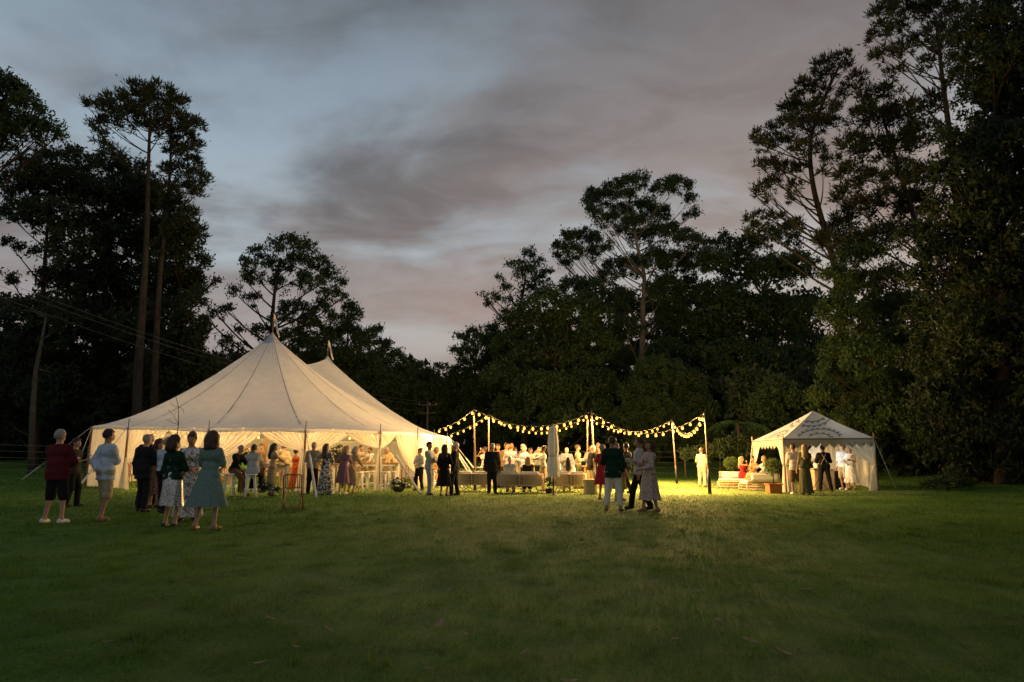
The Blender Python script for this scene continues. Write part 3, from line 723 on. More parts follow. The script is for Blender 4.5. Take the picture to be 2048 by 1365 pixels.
def build_marquee():
    n = len(ET)
    # canopy cloth
    bd = []
    for i in range(n):
        a, b = ET[i], ET[(i + 1) % n]
        for k in range(8):
            f = k / 8
            q = a.lerp(b, f); q.z += 0.035 * math.sin(PI * f)
            bd.append(q)
    ts = [0.004, .02, .05, .09, .14, .2, .27, .35, .43, .52, .61, .7, .79, .87, .94, .98, 1.0]
    cb = MB(); m = len(bd)
    vs = [canopy_point(B, t, 0.022 * math.sin(j * PI / 4 * 3 + 1.0) * max(0, (t - .45) / .55) ** 2 * (1 if t < .99 else .2) + 0.012 * math.sin(t * 31 + j * 1.7) * t * (1 - t) * 4) for t in ts for j, B in enumerate(bd)]
    fs = [(i * m + j, i * m + (j + 1) % m, (i + 1) * m + (j + 1) % m, (i + 1) * m + j) for i in range(len(ts) - 1) for j in range(m)]
    cb.add(vs, fs, True)
    can = cb.build('canopy', CANVAS(), MQ)
    # valance strip under the eave
    vb = MB()
    vb.add([p - MO + Vector((0, 0, -0.01)) for p in bd] + [p - MO + Vector((0, 0, -0.13 - 0.015 * math.sin(i * 1.9))) for i, p in enumerate(bd)], [(j, (j + 1) % m, m + (j + 1) % m, m + j) for j in range(m)], True)
    vb.build('valance', CANVAS(), MQ)
    # webbing seams over the canopy, from the peak to each side pole and thinner ones between
    seam_d = mat('seam_webbing', (0.33, 0.33, 0.33), 0.9, 0.1)
    seam_l = mat('seam_stitch', (0.52, 0.49, 0.43), 0.9, 0.1)
    def seam(B, t0, t1, w, mt):
        s = MB(); P = []
        for k in range(17):
            t = t0 + (t1 - t0) * k / 16
            c = canopy_point(B, t, 0.012); c2 = canopy_point(B, min(1, t + .01), 0.012); d = (c2 - c) if t < .995 else (c - canopy_point(B, t - .01, .012))
            sd = Vector((-d.y, d.x, 0)).normalized() * w * (0.35 + 0.65 * t)
            P.append([c - sd + Vector((0, 0, -.006)), c, c + sd + Vector((0, 0, -.006))])
        s.grid(P); s.build('seam', mt, can)
    for i in (15, 0, 1, 2, 3, 4, 5, 7, 8, 9): seam(ET[i], 0.05, 0.995, 0.045 if i in (1, 5) else 0.028, seam_d)
    for i in (0, 1, 2, 3, 4):
        for f in (0.33, 0.67): seam(ET[i].lerp(ET[i + 1], f), 0.06, 0.55 if i in (2, 3) else .4, 0.016, seam_l)
    # peak caps, flag staffs and pennants, centre poles
    cap = mat('peak_cap_cloth', (0.42, 0.46, 0.50), 0.8, 0.08)
    for P in PK:
        q = P - MO
        c = MB(); c.lathe([(0.03, 0.10), (0.07, 0.05), (0.16, -0.08), (0.30, -0.26), (0.43, -0.41), (0.50, -0.49)], q, 18, lambda a, t: 0.02 * math.sin(a * 9) * t)
        c.build('peak_cap', cap, MQ)
        st = MB(); st.tube([q + Vector((0, 0, 0.02)), q + Vector((0, 0, 1.0))], [0.022, 0.016], 6); st.blob(q + Vector((0, 0, 1.02)), (.03, .03, .03), 8, 5)
        so = st.build('flag_staff', POLEWOOD(), MQ)
        fl = MB(); rows = []
        for k in range(9):
            t = k / 8
            dx = 0.03 + 0.33 * t; zc = 0.92 - 1.02 * t ** 1.15; hh = 0.22 * (1 - t) + 0.05
            wv = 0.05 * math.sin(t * 7)
            rows.append([q + Vector((dx - .02 * j, wv + .02 * math.sin(j * 2 + t * 5), zc - hh * (j / 3 - .35))) for j in range(4)])
        fl.grid(rows); fl.build('pennant', WHITE_CLOTH(), so)
        cp = MB(); g = gz(P.x, P.y); cp.tube([Vector((q.x, q.y, g - 0.05)), q + Vector((0, 0, -0.02))], [0.075, 0.055], 10); cp.build('centre_pole', POLEWOOD(), MQ)
    # side poles with the steel pin that passes through the canopy
    for i in range(n):
        b = EP[i] - MO; t = ET[i] - MO
        pm = MB(); pm.tube([b + Vector((0, 0, -.03)), t - Vector((0, 0, 0.02))], [0.045, 0.038], 8); po = pm.build('side_pole', POLEWOOD(), MQ)
        pn = MB(); pn.tube([t - Vector((0, 0, .03)), t + Vector((0, 0, 0.30))], 0.014, 6); pn.build('pole_pin', DARKMETAL(), po)
    # guy lines: rope, white webbing sleeve and stake
    def guy(top, foot, sleeve=0.6):
        top = top - MO; foot = foot - MO
        g = MB(); g.tube([top, top.lerp(foot, 1 - sleeve)], 0.014, 5); ro = g.build('guy_rope', ROPE(), MQ)
        s = MB(); P = top.lerp(foot, 1 - sleeve)
        s.tube([P, P.lerp(foot, 0.04), P.lerp(foot, .96), foot.lerp(P, 0.01)], [0.02, 0.038, 0.038, 0.026], 7); s.build('guy_sleeve', WHITE_CLOTH(), ro)
        k = MB(); k.tube([foot + (foot - top).normalized() * .12 + Vector((0, 0, -.1)), foot + Vector((0, 0, 0.08))], 0.02, 6); k.build('stake', DARKMETAL(), ro)
    cx, cy = (PK[0].x + PK[1].x) / 2, (PK[0].y + PK[1].y) / 2
    for i in range(n):
        if i in (3, 4, 0, 7, 5, 13, 14, 15): continue
        d = Vector((EP[i].x - cx, EP[i].y - cy, 0)).normalized() * 1.9
        f = EP[i] + d; f.z = gz(f.x, f.y)
        guy(ET[i], f, 0.55)
    guy(ET[3], on(633, 21.6)); guy(ET[4], on(842, 24.4)); guy(ET[0], on(138, 26.0), 0.5); guy(ET[0], on(44, 33.5), 0.3)
    guy(ET[7], on(952, 32.2), 0.7); guy(ET[7] + Vector((0, .15, 0)), on(958, 34.5), 0.7); guy(ET[5], on(930, 27.4), 0.5)
    # curtains
    rnd = random.Random(3)
    def swag(top_a, top_b, gather, tail=True, folds=8, low=0.0, amp=0.075):
        """curtain hung from top_a (at the pole) to top_b and pulled back to the gather point on the pole"""
        out = Vector((top_b.y - top_a.y, -(top_b.x - top_a.x), 0)).normalized()
        if out.dot(Vector((cx - top_a.x, cy - top_a.y, 0))) > 0: out = -out
        c = MB(); rows = []
        nu = folds * 6
        ph = rnd.uniform(0, 6)
        for k in range(15):
            v = k / 14; row = []
            for j in range(nu + 1):
                u = j / nu
                T = top_a.lerp(top_b, u) - Vector((0, 0, 0.06 + 0.02 * abs(math.sin(u * folds * PI))))
                C = T.lerp(gather, 0.5); C.z = gather.z + (T.z - gather.z) * (0.42 - 0.36 * u) - low * u
                p = T * ((1 - v) ** 2) + C * (2 * v * (1 - v)) + gather * (v * v)
                p = p + Vector((0, 0, -0.09 * u * v))
                p = p + out * (amp * (math.sin(u * folds * 2 * PI + ph) + .4 * math.sin(u * folds * 5.1 + v * 2 + ph)) * (0.35 + 0.65 * math.sin(PI * min(1, v * 1.15 + .12))) * (1 - .75 * v) - 0.02)
                row.append(p - MO)
            rows.append(row)
        c.grid(rows); co = c.build('curtain', SHEER(), MQ)
        if tail:
            t = MB(); rows = []; dirn = (top_b - top_a); dirn.z = 0; dirn.normalize()
            gzz = gz(gather.x, gather.y)
            for k in range(10):
                v = k / 9; w = 0.05 + 0.30 * v ** .7; row = []
                for j in range(25):
                    u = j / 24 - .5
                    row.append(Vector((gather.x, gather.y, gather.z + (gzz + 0.01 - gather.z) * v)) + dirn * (u * 2 * w * .62 + 0.05) + out * (0.05 + 0.06 * math.sin(u * 19 + ph) * (0.25 + .75 * v)) - MO)
                rows.append(row)
            t.grid(rows); t.build('curtain_tail', SHEER(), co)
    def wall(a, b, folds=None, amp=0.02, m=None):
        L = (b - a).length; folds = folds or int(L * 5)
        g0 = Vector((a.x, a.y, gz(a.x, a.y))); g1 = Vector((b.x, b.y, gz(b.x, b.y)))
        out = Vector((b.y - a.y, -(b.x - a.x), 0)).normalized()
        w = MB(); rows = []; nu = folds * 5
        for k in range(6):
            v = k / 5
            rows.append([a.lerp(b, j / nu).lerp(g0.lerp(g1, j / nu), v) - Vector((0, 0, .05 * (1 - v))) + out * (amp * math.sin(j / nu * folds * 2 * PI) * (0.6 + .8 * v) - .03) - MO for j in range(nu + 1)])
        w.grid(rows); w.build('side_wall', m or WALLC(), MQ)
    def gp(i, h): return EP[i] + Vector((0, 0, h))
    wall(ET[0], ET[1])
    mid = lambda i, f: ET[i].lerp(ET[i + 1], f)
    swag(ET[1], mid(1, .52), gp(1, 1.15), True, 9)
    swag(ET[2], mid(1, .50), gp(2, 1.22), False, 8)
    swag(ET[2], mid(2, .58), gp(2, 1.24), True, 9)
    swag(ET[3], mid(2, .50), gp(3, 1.60), True, 8, 0.05)
    swag(ET[3], mid(3, .62), gp(3, 1.58), False, 9, 0.05)
    swag(ET[4], mid(3, .48), gp(4, 1.72), True, 8)
    swag(ET[4], mid(4, .42), gp(4, 1.70), False, 5)
    swag(ET[5], mid(4, .40), gp(5, 0.75), True, 7)
    wall(ET[5], ET[6]); wall(ET[6], ET[7])
    for i in range(7, n): wall(ET[i], ET[(i + 1) % n])
    # strands of warm bulbs inside: from the centre poles to the side poles and along the front eave
    hub = [Vector((P.x, P.y, 3.5)) for P in PK]
    for k, i in enumerate((0, 1, 2, 3, 4, 5)):
        festoon('warm festoon strand in the marquee from front pole to %s side pole from left' % ('first second third fourth fifth sixth'.split()[k]), hub[0], ET[i] - (ET[i] - hub[0]).normalized() * .3 - Vector((0, 0, .15)), 0.25, 6, TENT_W, 'festoon strands inside the marquee', (.06, .75), colour=WARM_TENT)
    for k, i in enumerate((7, 9, 11, 13)):
        festoon('warm festoon strand inside the marquee from rear centre pole, %s one' % ('right hand', 'back right', 'back left', 'left hand')[k], hub[1], ET[i] - (ET[i] - hub[1]).normalized() * .3 - Vector((0, 0, .15)), 0.25, 5, TENT_W * 1.0, 'festoon strands inside the marquee', (.06, .8), colour=WARM_TENT)
    def inset(i): 
        d = Vector((cx - ET[i].x, cy - ET[i].y, 0)).normalized() * 0.35
        return ET[i] + d - Vector((0, 0, .10))
    for i, nm in ((1, 'second bay'), (2, 'third bay'), (3, 'fourth bay'), (4, 'fifth bay')):
        festoon('row of warm bulbs behind the front curtain of the marquee, %s' % nm, inset(i), inset(i + 1), 0.10, 7 if i < 3 else 6, TENT_W * .13, 'festoon rows behind the front curtains', scale=.9, colour=WARM_TENT)
TENT_W = 34.0
build_marquee()

# ------------------------------------------------------------------ outdoor festoon poles and strings
def light_pole(label, foot, top, dark=0.9):
    b = Vector(foot); t = Vector(top)
    root = thing('light_pole', b, 0, label, 'pole', 'timber poles carrying the festoon lights')
    m = MB(); m.tube([Vector((0, 0, -.05)), (t - b) * .5, t - b], [0.042, 0.036, 0.028], 8); m.build('pole', mat('pole_timber', (0.17, 0.12, 0.07), 0.7, 0.25, 5.0), root)
    s = MB(); s.tube([Vector((0, 0, -.02)), (t - b) * (dark / (t - b).length)], [0.065, 0.056], 8); s.build('pole_sleeve', mat('black_sleeve', (0.012, 0.012, 0.014), 0.5), root)
    h = MB(); h.tube([t - b + Vector((0, 0, -.02)), t - b + Vector((0.0, -.02, .06)), t - b + Vector((0.05, -.02, .05))], 0.008, 5); h.build('hook', DARKMETAL(), root)
    return t
OUT_W = 200.0
T1 = light_pole('timber light pole nearest the marquee, front row', on(950, 27.2), at(948, 819, 27.2))
T2 = light_pole('thin light pole behind the drinking guests, back row beside the marquee', on(977, 36.0), at(978, 829, 36.0))
T3 = light_pole('thin light pole of the back row, just left of the tall front pole', on(1174, 36.0), at(1175, 832, 36.0))
T4 = light_pole('tall light pole of the front row behind the man in dark green', on(1191, 26.6), at(1183, 824, 27.2))
T5 = light_pole('light pole standing alone on the lit grass in the back row', on(1354, 35.2), at(1344, 840, 35.8))
T6 = light_pole('rightmost light pole with black sleeved foot beside the cream trousers', on(1420, 24.6), at(1409, 825, 25.2))
GRP = 'festoon strings over the lawn'
festoon('festoon string rising from the marquee eave to the front pole', ET[6] + Vector((0.2, -0.2, 0.25)), T1, 0.12, 6, OUT_W * .6, GRP, scale=1.05)
festoon('festoon string rising from the marquee corner to the back pole', ET[7] + Vector((0.1, 0, 0.1)), T2, 0.10, 7, OUT_W * .6, GRP, scale=1.05)
festoon('long front festoon string sagging over the sofas', T1, T4, 0.62, 15, OUT_W * .34, GRP, scale=1.05)
festoon('long back festoon string sagging behind the closed umbrella', T2, T3, 0.85, 16, OUT_W * .34, GRP, scale=1.05)
festoon('front festoon string sagging from the tall pole to the rightmost pole', T4, T6, 0.80, 13, OUT_W * 1.0, GRP, scale=1.05)
festoon('back festoon string sagging towards the lone pole on the grass', T3, T5, 0.72, 15, OUT_W * 1.0, GRP, scale=1.05)
festoon('short deep festoon loop between the lone pole and rightmost pole', T5, T6, 0.75, 13, OUT_W * 1.0, GRP, scale=1.2)

# ------------------------------------------------------------------ the small patterned tent
def build_gazebo():
    C = [on(1573, 25.8), on(1757, 26.2), Vector((15.1, 30.0, 0)), on(1510, 29.6)]
    C = [Vector((p.x, p.y, gz(p.x, p.y))) for p in C]
    cen = sum(C, Vector()) / 4
    H = 1.98
    root = thing('garden_tent', cen, 0, 'small white pyramid garden tent with dark ring prints and scalloped valance', 'tent')
    O = Vector(cen)
    T = [p - O + Vector((0, 0, H)) for p in C]
    apex = Vector((0, 0, 3.18 - O.z))
    ap = at(1626, 822, cen.y); apex = Vector((ap.x - O.x, 0, ap.z - O.z))
    canvas = mat('tent_canvas', (0.76, 0.78, 0.80), 0.85, 0.05, 4.0, trans=0.22, bump=0.15, bscale=200.0, spec=0.05)
    vcan = mat('valance_canvas', (0.40, 0.37, 0.32), 0.9, 0.08, 8.0, trans=0.2)
    trim = mat('dark_trim', (0.10, 0.10, 0.11), 0.9)
    def roof_pt(a, b, u, t):
        """u along the eave a-b, t from apex to eave; slight sag"""
        e = a.lerp(b, u); p = apex.lerp(e, t)
        p.z -= 0.10 * math.sin(PI * t) * (0.4 + 0.6 * math.sin(PI * u)); return p
    for i in range(4):
        a, b = T[i], T[(i + 1) % 4]
        r = MB(); r.grid([[roof_pt(a, b, j / 12, k / 10) for j in range(13)] for k in range(11)]); ro = r.build('roof_panel', canvas, root)
        nrm = (b - a).cross(apex - a).normalized()
        if nrm.z < 0: nrm = -nrm
        # printed rings of petals (each ring too fine to pick apart): one centred on the eave, one on the apex
        for cen_u, cen_t, radii in ((0.52, 1.02, (0.45, 0.86)), (0.5, 0.0, (0.72, 1.05))):
            pm = MB(); e1 = (b - a).normalized(); mid_e = a.lerp(b, cen_u)
            slope = (mid_e - apex); sl = slope.length; e2 = slope.normalized()
            org = apex + slope * cen_t
            def ok(q):
                w = q - apex; t = w.dot(e2) / sl
                if not 0.02 < t < 0.985: return None
                x = w.dot(e1); half0 = (a - mid_e).dot(e1) * t; half1 = (b - mid_e).dot(e1) * t
                if not half0 * .97 < x < half1 * .97: return None
                u = (x / t - (a - mid_e).dot(e1)) / ((b - a).length)
                return roof_pt(a, b, u, t) + nrm * 0.006
            for R_ in radii:
                nn = int(R_ * 56)
                for k in range(nn):
                    q0 = 2 * PI * k / nn; q1 = 2 * PI * (k + 1) / nn
                    ps = [ok(org + e1 * (rr * math.cos(q)) + e2 * (rr * math.sin(q))) for rr, q in ((R_, q0), (R_, q1), (R_ + .075, q1), (R_ + .075, q0))]
                    if all(ps): pm.add(ps, [(0, 1, 2, 3)])
                    qm = (q0 + q1) / 2; dq = (q1 - q0) * .34
                    if k % 2 == 0:
                        ps = [ok(org + e1 * (rr * math.cos(q)) + e2 * (rr * math.sin(q))) for rr, q in ((R_ + .08, qm - dq * 1.6), (R_ + .08, qm + dq * 1.6), (R_ + .13, qm + dq * 2), (R_ + .19, qm), (R_ + .12, qm - dq * 2))]
                        if all(ps): pm.add(ps, [(0, 1, 2, 3, 4)])
            if pm.f: tag(pm.build('printed_rings', mat('ring_print', (0.26, 0.28, 0.32), 0.9), ro), kind='stuff')
        # scalloped valance
        L = (b - a).length; ns = int(L / 0.36); v = MB(); nseg = ns * 8
        outw = Vector(((b - a).y, -(b - a).x, 0)).normalized()
        top = []; low = []
        for j in range(nseg + 1):
            u = j / nseg; s_ = (u * ns) % 1.0
            e = a.lerp(b, u) + outw * 0.02
            top.append(e); low.append(e - Vector((0, 0, 0.20 + 0.13 * abs(math.sin(PI * s_)) ** .6 + (0.05 if abs(s_ - .5) < .07 else 0))))
        v.grid([top, low], False); vo = v.build('valance', vcan, root)
        tr = MB(); tr.grid([[p + outw * .006 - Vector((0, 0, .02)) for p in top], [p + outw * .006 - Vector((0, 0, .05)) for p in top]], False); tr.build('valance_trim', trim, vo)
    # corner poles, finials, guys
    for i in range(4):
        b = C[i] - O; t = T[i]
        p = MB(); p.tube([b - Vector((0, 0, .03)), t + Vector((0, 0, .03))], 0.03, 8); po = p.build('corner_pole', POLEWOOD(), root)
        f = MB(); f.lathe([(0.03, 0), (0.035, .03), (0.018, .06), (0.028, .10), (0.016, .15), (0.002, .19)], t + Vector((0, 0, .02)), 8); f.build('finial', mat('finial_wood', (0.42, 0.27, 0.12), 0.5), po)
        d = Vector((b.x, b.y, 0)).normalized()
        if i == 0: continue
        foot = b + d * 0.85; foot = {1: on(1793, 26.2) - O, 3: on(1497, 28.6) - O, 2: foot}[i]
        g = MB(); g.tube([t, foot], 0.013, 5); go = g.build('guy_rope', ROPE(), root)
        k = MB(); k.tube([foot - Vector((0, 0, .1)), foot + Vector((0, 0, .16))], 0.018, 6); k.build('stake', POLEWOOD(), go)
    # curtains tied at the corners; the back and the right side are closed
    cur = mat('tent_curtain', (0.76, 0.74, 0.68), 0.9, 0.06, 6.0, trans=0.35, spec=0.05)
    rnd = random.Random(6)
    def tied(ci, cj, span, gh=0.95, tail=.34):
        a = T[ci]; b = T[cj]; d = (b - a).normalized(); base = C[ci] - O
        out = Vector((d.y, -d.x, 0))
        G = base + Vector((0, 0, gh)) + d * .06
        c = MB(); rows = []; ph = rnd.uniform(0, 6)
        for k in range(11):
            v = k / 10; row = []
            for j in range(31):
                u = j / 30
                Tp = a + d * (span * u) - Vector((0, 0, .16))
                Cc = Tp.lerp(G, .5); Cc.z = G.z + (Tp.z - G.z) * (.45 - .25 * u)
                p = Tp * ((1 - v) ** 2) + Cc * (2 * v * (1 - v)) + G * (v * v)
                row.append(p + out * (.03 * math.sin(u * 26 + ph) * (1 - .6 * v) - .03))
            rows.append(row)
        c.grid(rows); co = c.build('curtain', cur, root)
        t = MB(); rows = []
        for k in range(8):
            v = k / 7; w = .06 + tail * v ** .8
            rows.append([Vector((G.x, G.y, G.z + (base.z + .01 - G.z) * v)) + d * (w * (j / 20)) + out * (.05 * math.sin(j * .9 + ph) * (.3 + .7 * v) - .02) for j in range(21)])
        t.grid(rows); t.build('curtain_tail', cur, co)
    tied(0, 1, .95); tied(1, 0, 1.25, .95, .3); tied(0, 3, .5, .95, .2); tied(3, 0, .95, 1.0, .3)
    def wl(ci, cj, u0, u1):
        a, b = T[ci], T[cj]; g0, g1 = C[ci] - O, C[cj] - O; d = (b - a).normalized(); out = Vector((d.y, -d.x, 0))
        w = MB(); nu = 60
        w.grid([[a.lerp(b, u0 + (u1 - u0) * j / nu).lerp(g0.lerp(g1, u0 + (u1 - u0) * j / nu), v) - out * (.05 + .025 * math.sin(j * .9) * (.5 + v)) for j in range(nu + 1)] for v in (0, .25, .5, .75, 1.0)])
        w.build('side_wall', cur, root)
    wl(1, 2, 0, 1); wl(2, 3, 0, .40)
    return C
GC = build_gazebo()

# ------------------------------------------------------------------ people: smooth implicit bodies, polygonised with surface nets
def surface_nets(D, lo, h):
    """D: (nx,ny,nz) signed distances on a grid from lo with step h -> verts, quads"""
    nx, ny, nz = D.shape
    S = D < 0
    cnt = np.zeros((nx - 1, ny - 1, nz - 1), np.float32); acc = np.zeros((nx - 1, ny - 1, nz - 1, 3), np.float32)
    idx = np.indices((nx, ny, nz)).astype(np.float32).transpose(1, 2, 3, 0)
    for ax in range(3):
        a = [slice(None)] * 3; b = [slice(None)] * 3
        a[ax] = slice(0, -1); b[ax] = slice(1, None); a = tuple(a); b = tuple(b)
        cr = S[a] != S[b]
        da, db = D[a], D[b]
        t = np.where(cr, da / np.where(cr, da - db, 1), 0).astype(np.float32)
        P = idx[a].copy(); P[..., ax] += t
        P *= cr[..., None]
        o = [i for i in range(3) if i != ax]
        shp = [nx - 1, ny - 1, nz - 1]
        for du in (0, 1):
            for dv in (0, 1):
                sl = [slice(None)] * 3
                sl[o[0]] = slice(du, du + shp[o[0]]); sl[o[1]] = slice(dv, dv + shp[o[1]]); sl = tuple(sl)
                cnt += cr[sl]; acc += P[sl]
    act = cnt > 0
    vid = -np.ones(cnt.shape, np.int64); vid[act] = np.arange(act.sum())
    V = acc[act] / cnt[act][:, None] * h + np.array(lo, np.float32)
    Q = []
    for ax in range(3):
        a = [slice(None)] * 3; b = [slice(None)] * 3
        a[ax] = slice(0, -1); b[ax] = slice(1, None)
        o = [i for i in range(3) if i != ax]
        for k in o: a[k] = slice(1, -1); b[k] = slice(1, -1)
        a = tuple(a); b = tuple(b)
        cr = S[a] != S[b]
        ii = np.argwhere(cr)
        if not len(ii): continue
        flip = S[a][cr]
        base = ii.copy()
        def vtx(d0, d1):
            c = base.copy(); c[:, o[0]] += d0; c[:, o[1]] += d1
            return vid[c[:, 0], c[:, 1], c[:, 2]]
        q = np.stack([vtx(0, 0), vtx(1, 0), vtx(1, 1), vtx(0, 1)], 1)
        if ax == 1: flip = ~flip
        q[~flip] = q[~flip][:, ::-1]
        Q.append(q)
    return V, np.concatenate(Q)
def sd_cone(P, a, b, ra, rb):
    a = np.array(a, np.float32); b = np.array(b, np.float32); ab = b - a
    w = P - a; t = np.clip((w @ ab) / max(1e-9, float(ab @ ab)), 0, 1)
    return np.linalg.norm(w - t[..., None] * ab, axis=-1) - (ra + (rb - ra) * t)
def sd_ell(P, c, r):
    r = np.array(r, np.float32); q = (P - np.array(c, np.float32)) / r
    return (np.linalg.norm(q, axis=-1) - 1) * float(r.min())
def sdf_mesh(name, prims, h, k=0.02, off=0.0, cuts=(), scale=1.0, noise=0.0):
    """prims: ('c', a, b, ra, rb) or ('e', centre, radii); off inflates; cuts: functions that are > 0 where the cloth ends"""
    lo = np.array([9.0] * 3); hi = -lo
    for p in prims:
        if p[0] == 'c':
            for q, r in ((p[1], p[3]), (p[2], p[4])):
                lo = np.minimum(lo, np.array(q) - r); hi = np.maximum(hi, np.array(q) + r)
        else:
            lo = np.minimum(lo, np.array(p[1]) - np.array(p[2])); hi = np.maximum(hi, np.array(p[1]) + np.array(p[2]))
    m = off + 2.5 * h + 0.01
    lo = lo - m; hi = hi + m
    n = np.ceil((hi - lo) / h).astype(int) + 1
    g = np.meshgrid(*[lo[i] + np.arange(n[i]) * h for i in range(3)], indexing='ij')
    P = np.stack(g, -1).astype(np.float32)
    acc = np.zeros(P.shape[:3], np.float32)
    for p in prims:
        d = sd_cone(P, *p[1:]) if p[0] == 'c' else sd_ell(P, *p[1:])
        acc += np.exp(-np.clip(d / k, -40, 40))
    D = -k * np.log(np.maximum(acc, 1e-17)) - off
    if noise: D = D + noise * (np.sin(P[..., 0] * 61) * np.sin(P[..., 1] * 57 + 1) * np.sin(P[..., 2] * 43 + 2) + 0.8 * np.sin(P[..., 0] * 38 + P[..., 2] * 17 + 3 * np.sin(P[..., 2] * 9)) * np.sin(P[..., 1] * 33 - P[..., 2] * 12))
    for c in cuts: D = np.maximum(D, c(P))
    D[D == 0] = 1e-5
    D[0], D[-1], D[:, 0], D[:, -1], D[:, :, 0], D[:, :, -1] = (1,) * 6
    V, Q = surface_nets(D, lo, h)
    return np_mesh(name, V * scale, Q, 4, True)
def ik(a, t, l1, l2, hint):
    a = Vector(a); t = Vector(t); d = t - a; L = d.length
    if L > (l1 + l2) * .995: t = a + d * ((l1 + l2) * .995 / L); d = t - a; L = d.length
    x = (l1 * l1 - l2 * l2 + L * L) / (2 * L); hgt = math.sqrt(max(0, l1 * l1 - x * x))
    n = d / L; w = Vector(hint) - a; w = w - n * w.dot(n)
    w = w.normalized() if w.length > 1e-6 else Vector((0, 1, 0))
    return a + n * x + w * hgt, t
SKIN = {'fair': (0.40, 0.24, 0.17), 'tan': (0.32, 0.18, 0.11), 'dark': (0.22, 0.12, 0.075)}
HAIR = {'black': (0.012, 0.009, 0.008), 'brown': (0.055, 0.030, 0.016), 'darkbrown': (0.028, 0.016, 0.010), 'blonde': (0.36, 0.24, 0.11), 'grey': (0.26, 0.25, 0.24), 'white': (0.55, 0.53, 0.50), 'red': (0.20, 0.075, 0.03)}
ARM = {   # hand target and elbow hint for the side s, in an upright body 1.75 m tall facing -Y
    'down': lambda s: ((s * .255, -.03, .84), (s * .34, .22, 1.1)),
    'front': lambda s: ((s * .05, -.24, 1.06), (s * .42, .05, 1.08)),
    'fold': lambda s: ((-s * .10, -.22, 1.14 + .03 * s), (s * .42, -.05, 1.05)),
    'hip': lambda s: ((s * .185, -.02, 1.00), (s * .55, .12, 1.16)),
    'hold': lambda s: ((s * .13, -.30, 1.20), (s * .36, .05, 1.02)),
    'sip': lambda s: ((s * .045, -.20, 1.53), (s * .42, -.25, 1.22)),
    'back': lambda s: ((s * .02, .18, 1.00), (s * .42, .16, 1.12)),
    'table': lambda s: ((s * .17, -.44, 1.08), (s * .38, -.02, .98)),
    'reach': lambda s: ((s * .20, -.50, 1.26), (s * .40, -.10, 1.02)),
    'lap': lambda s: ((s * .08, -.34, 1.02), (s * .38, -.02, 1.02)),
    'hug': lambda s: ((s * .46, -.16, 1.30), (s * .46, -.25, 1.05)),
    'high': lambda s: ((s * .20, -.26, 1.55), (s * .44, -.16, 1.25)),
}
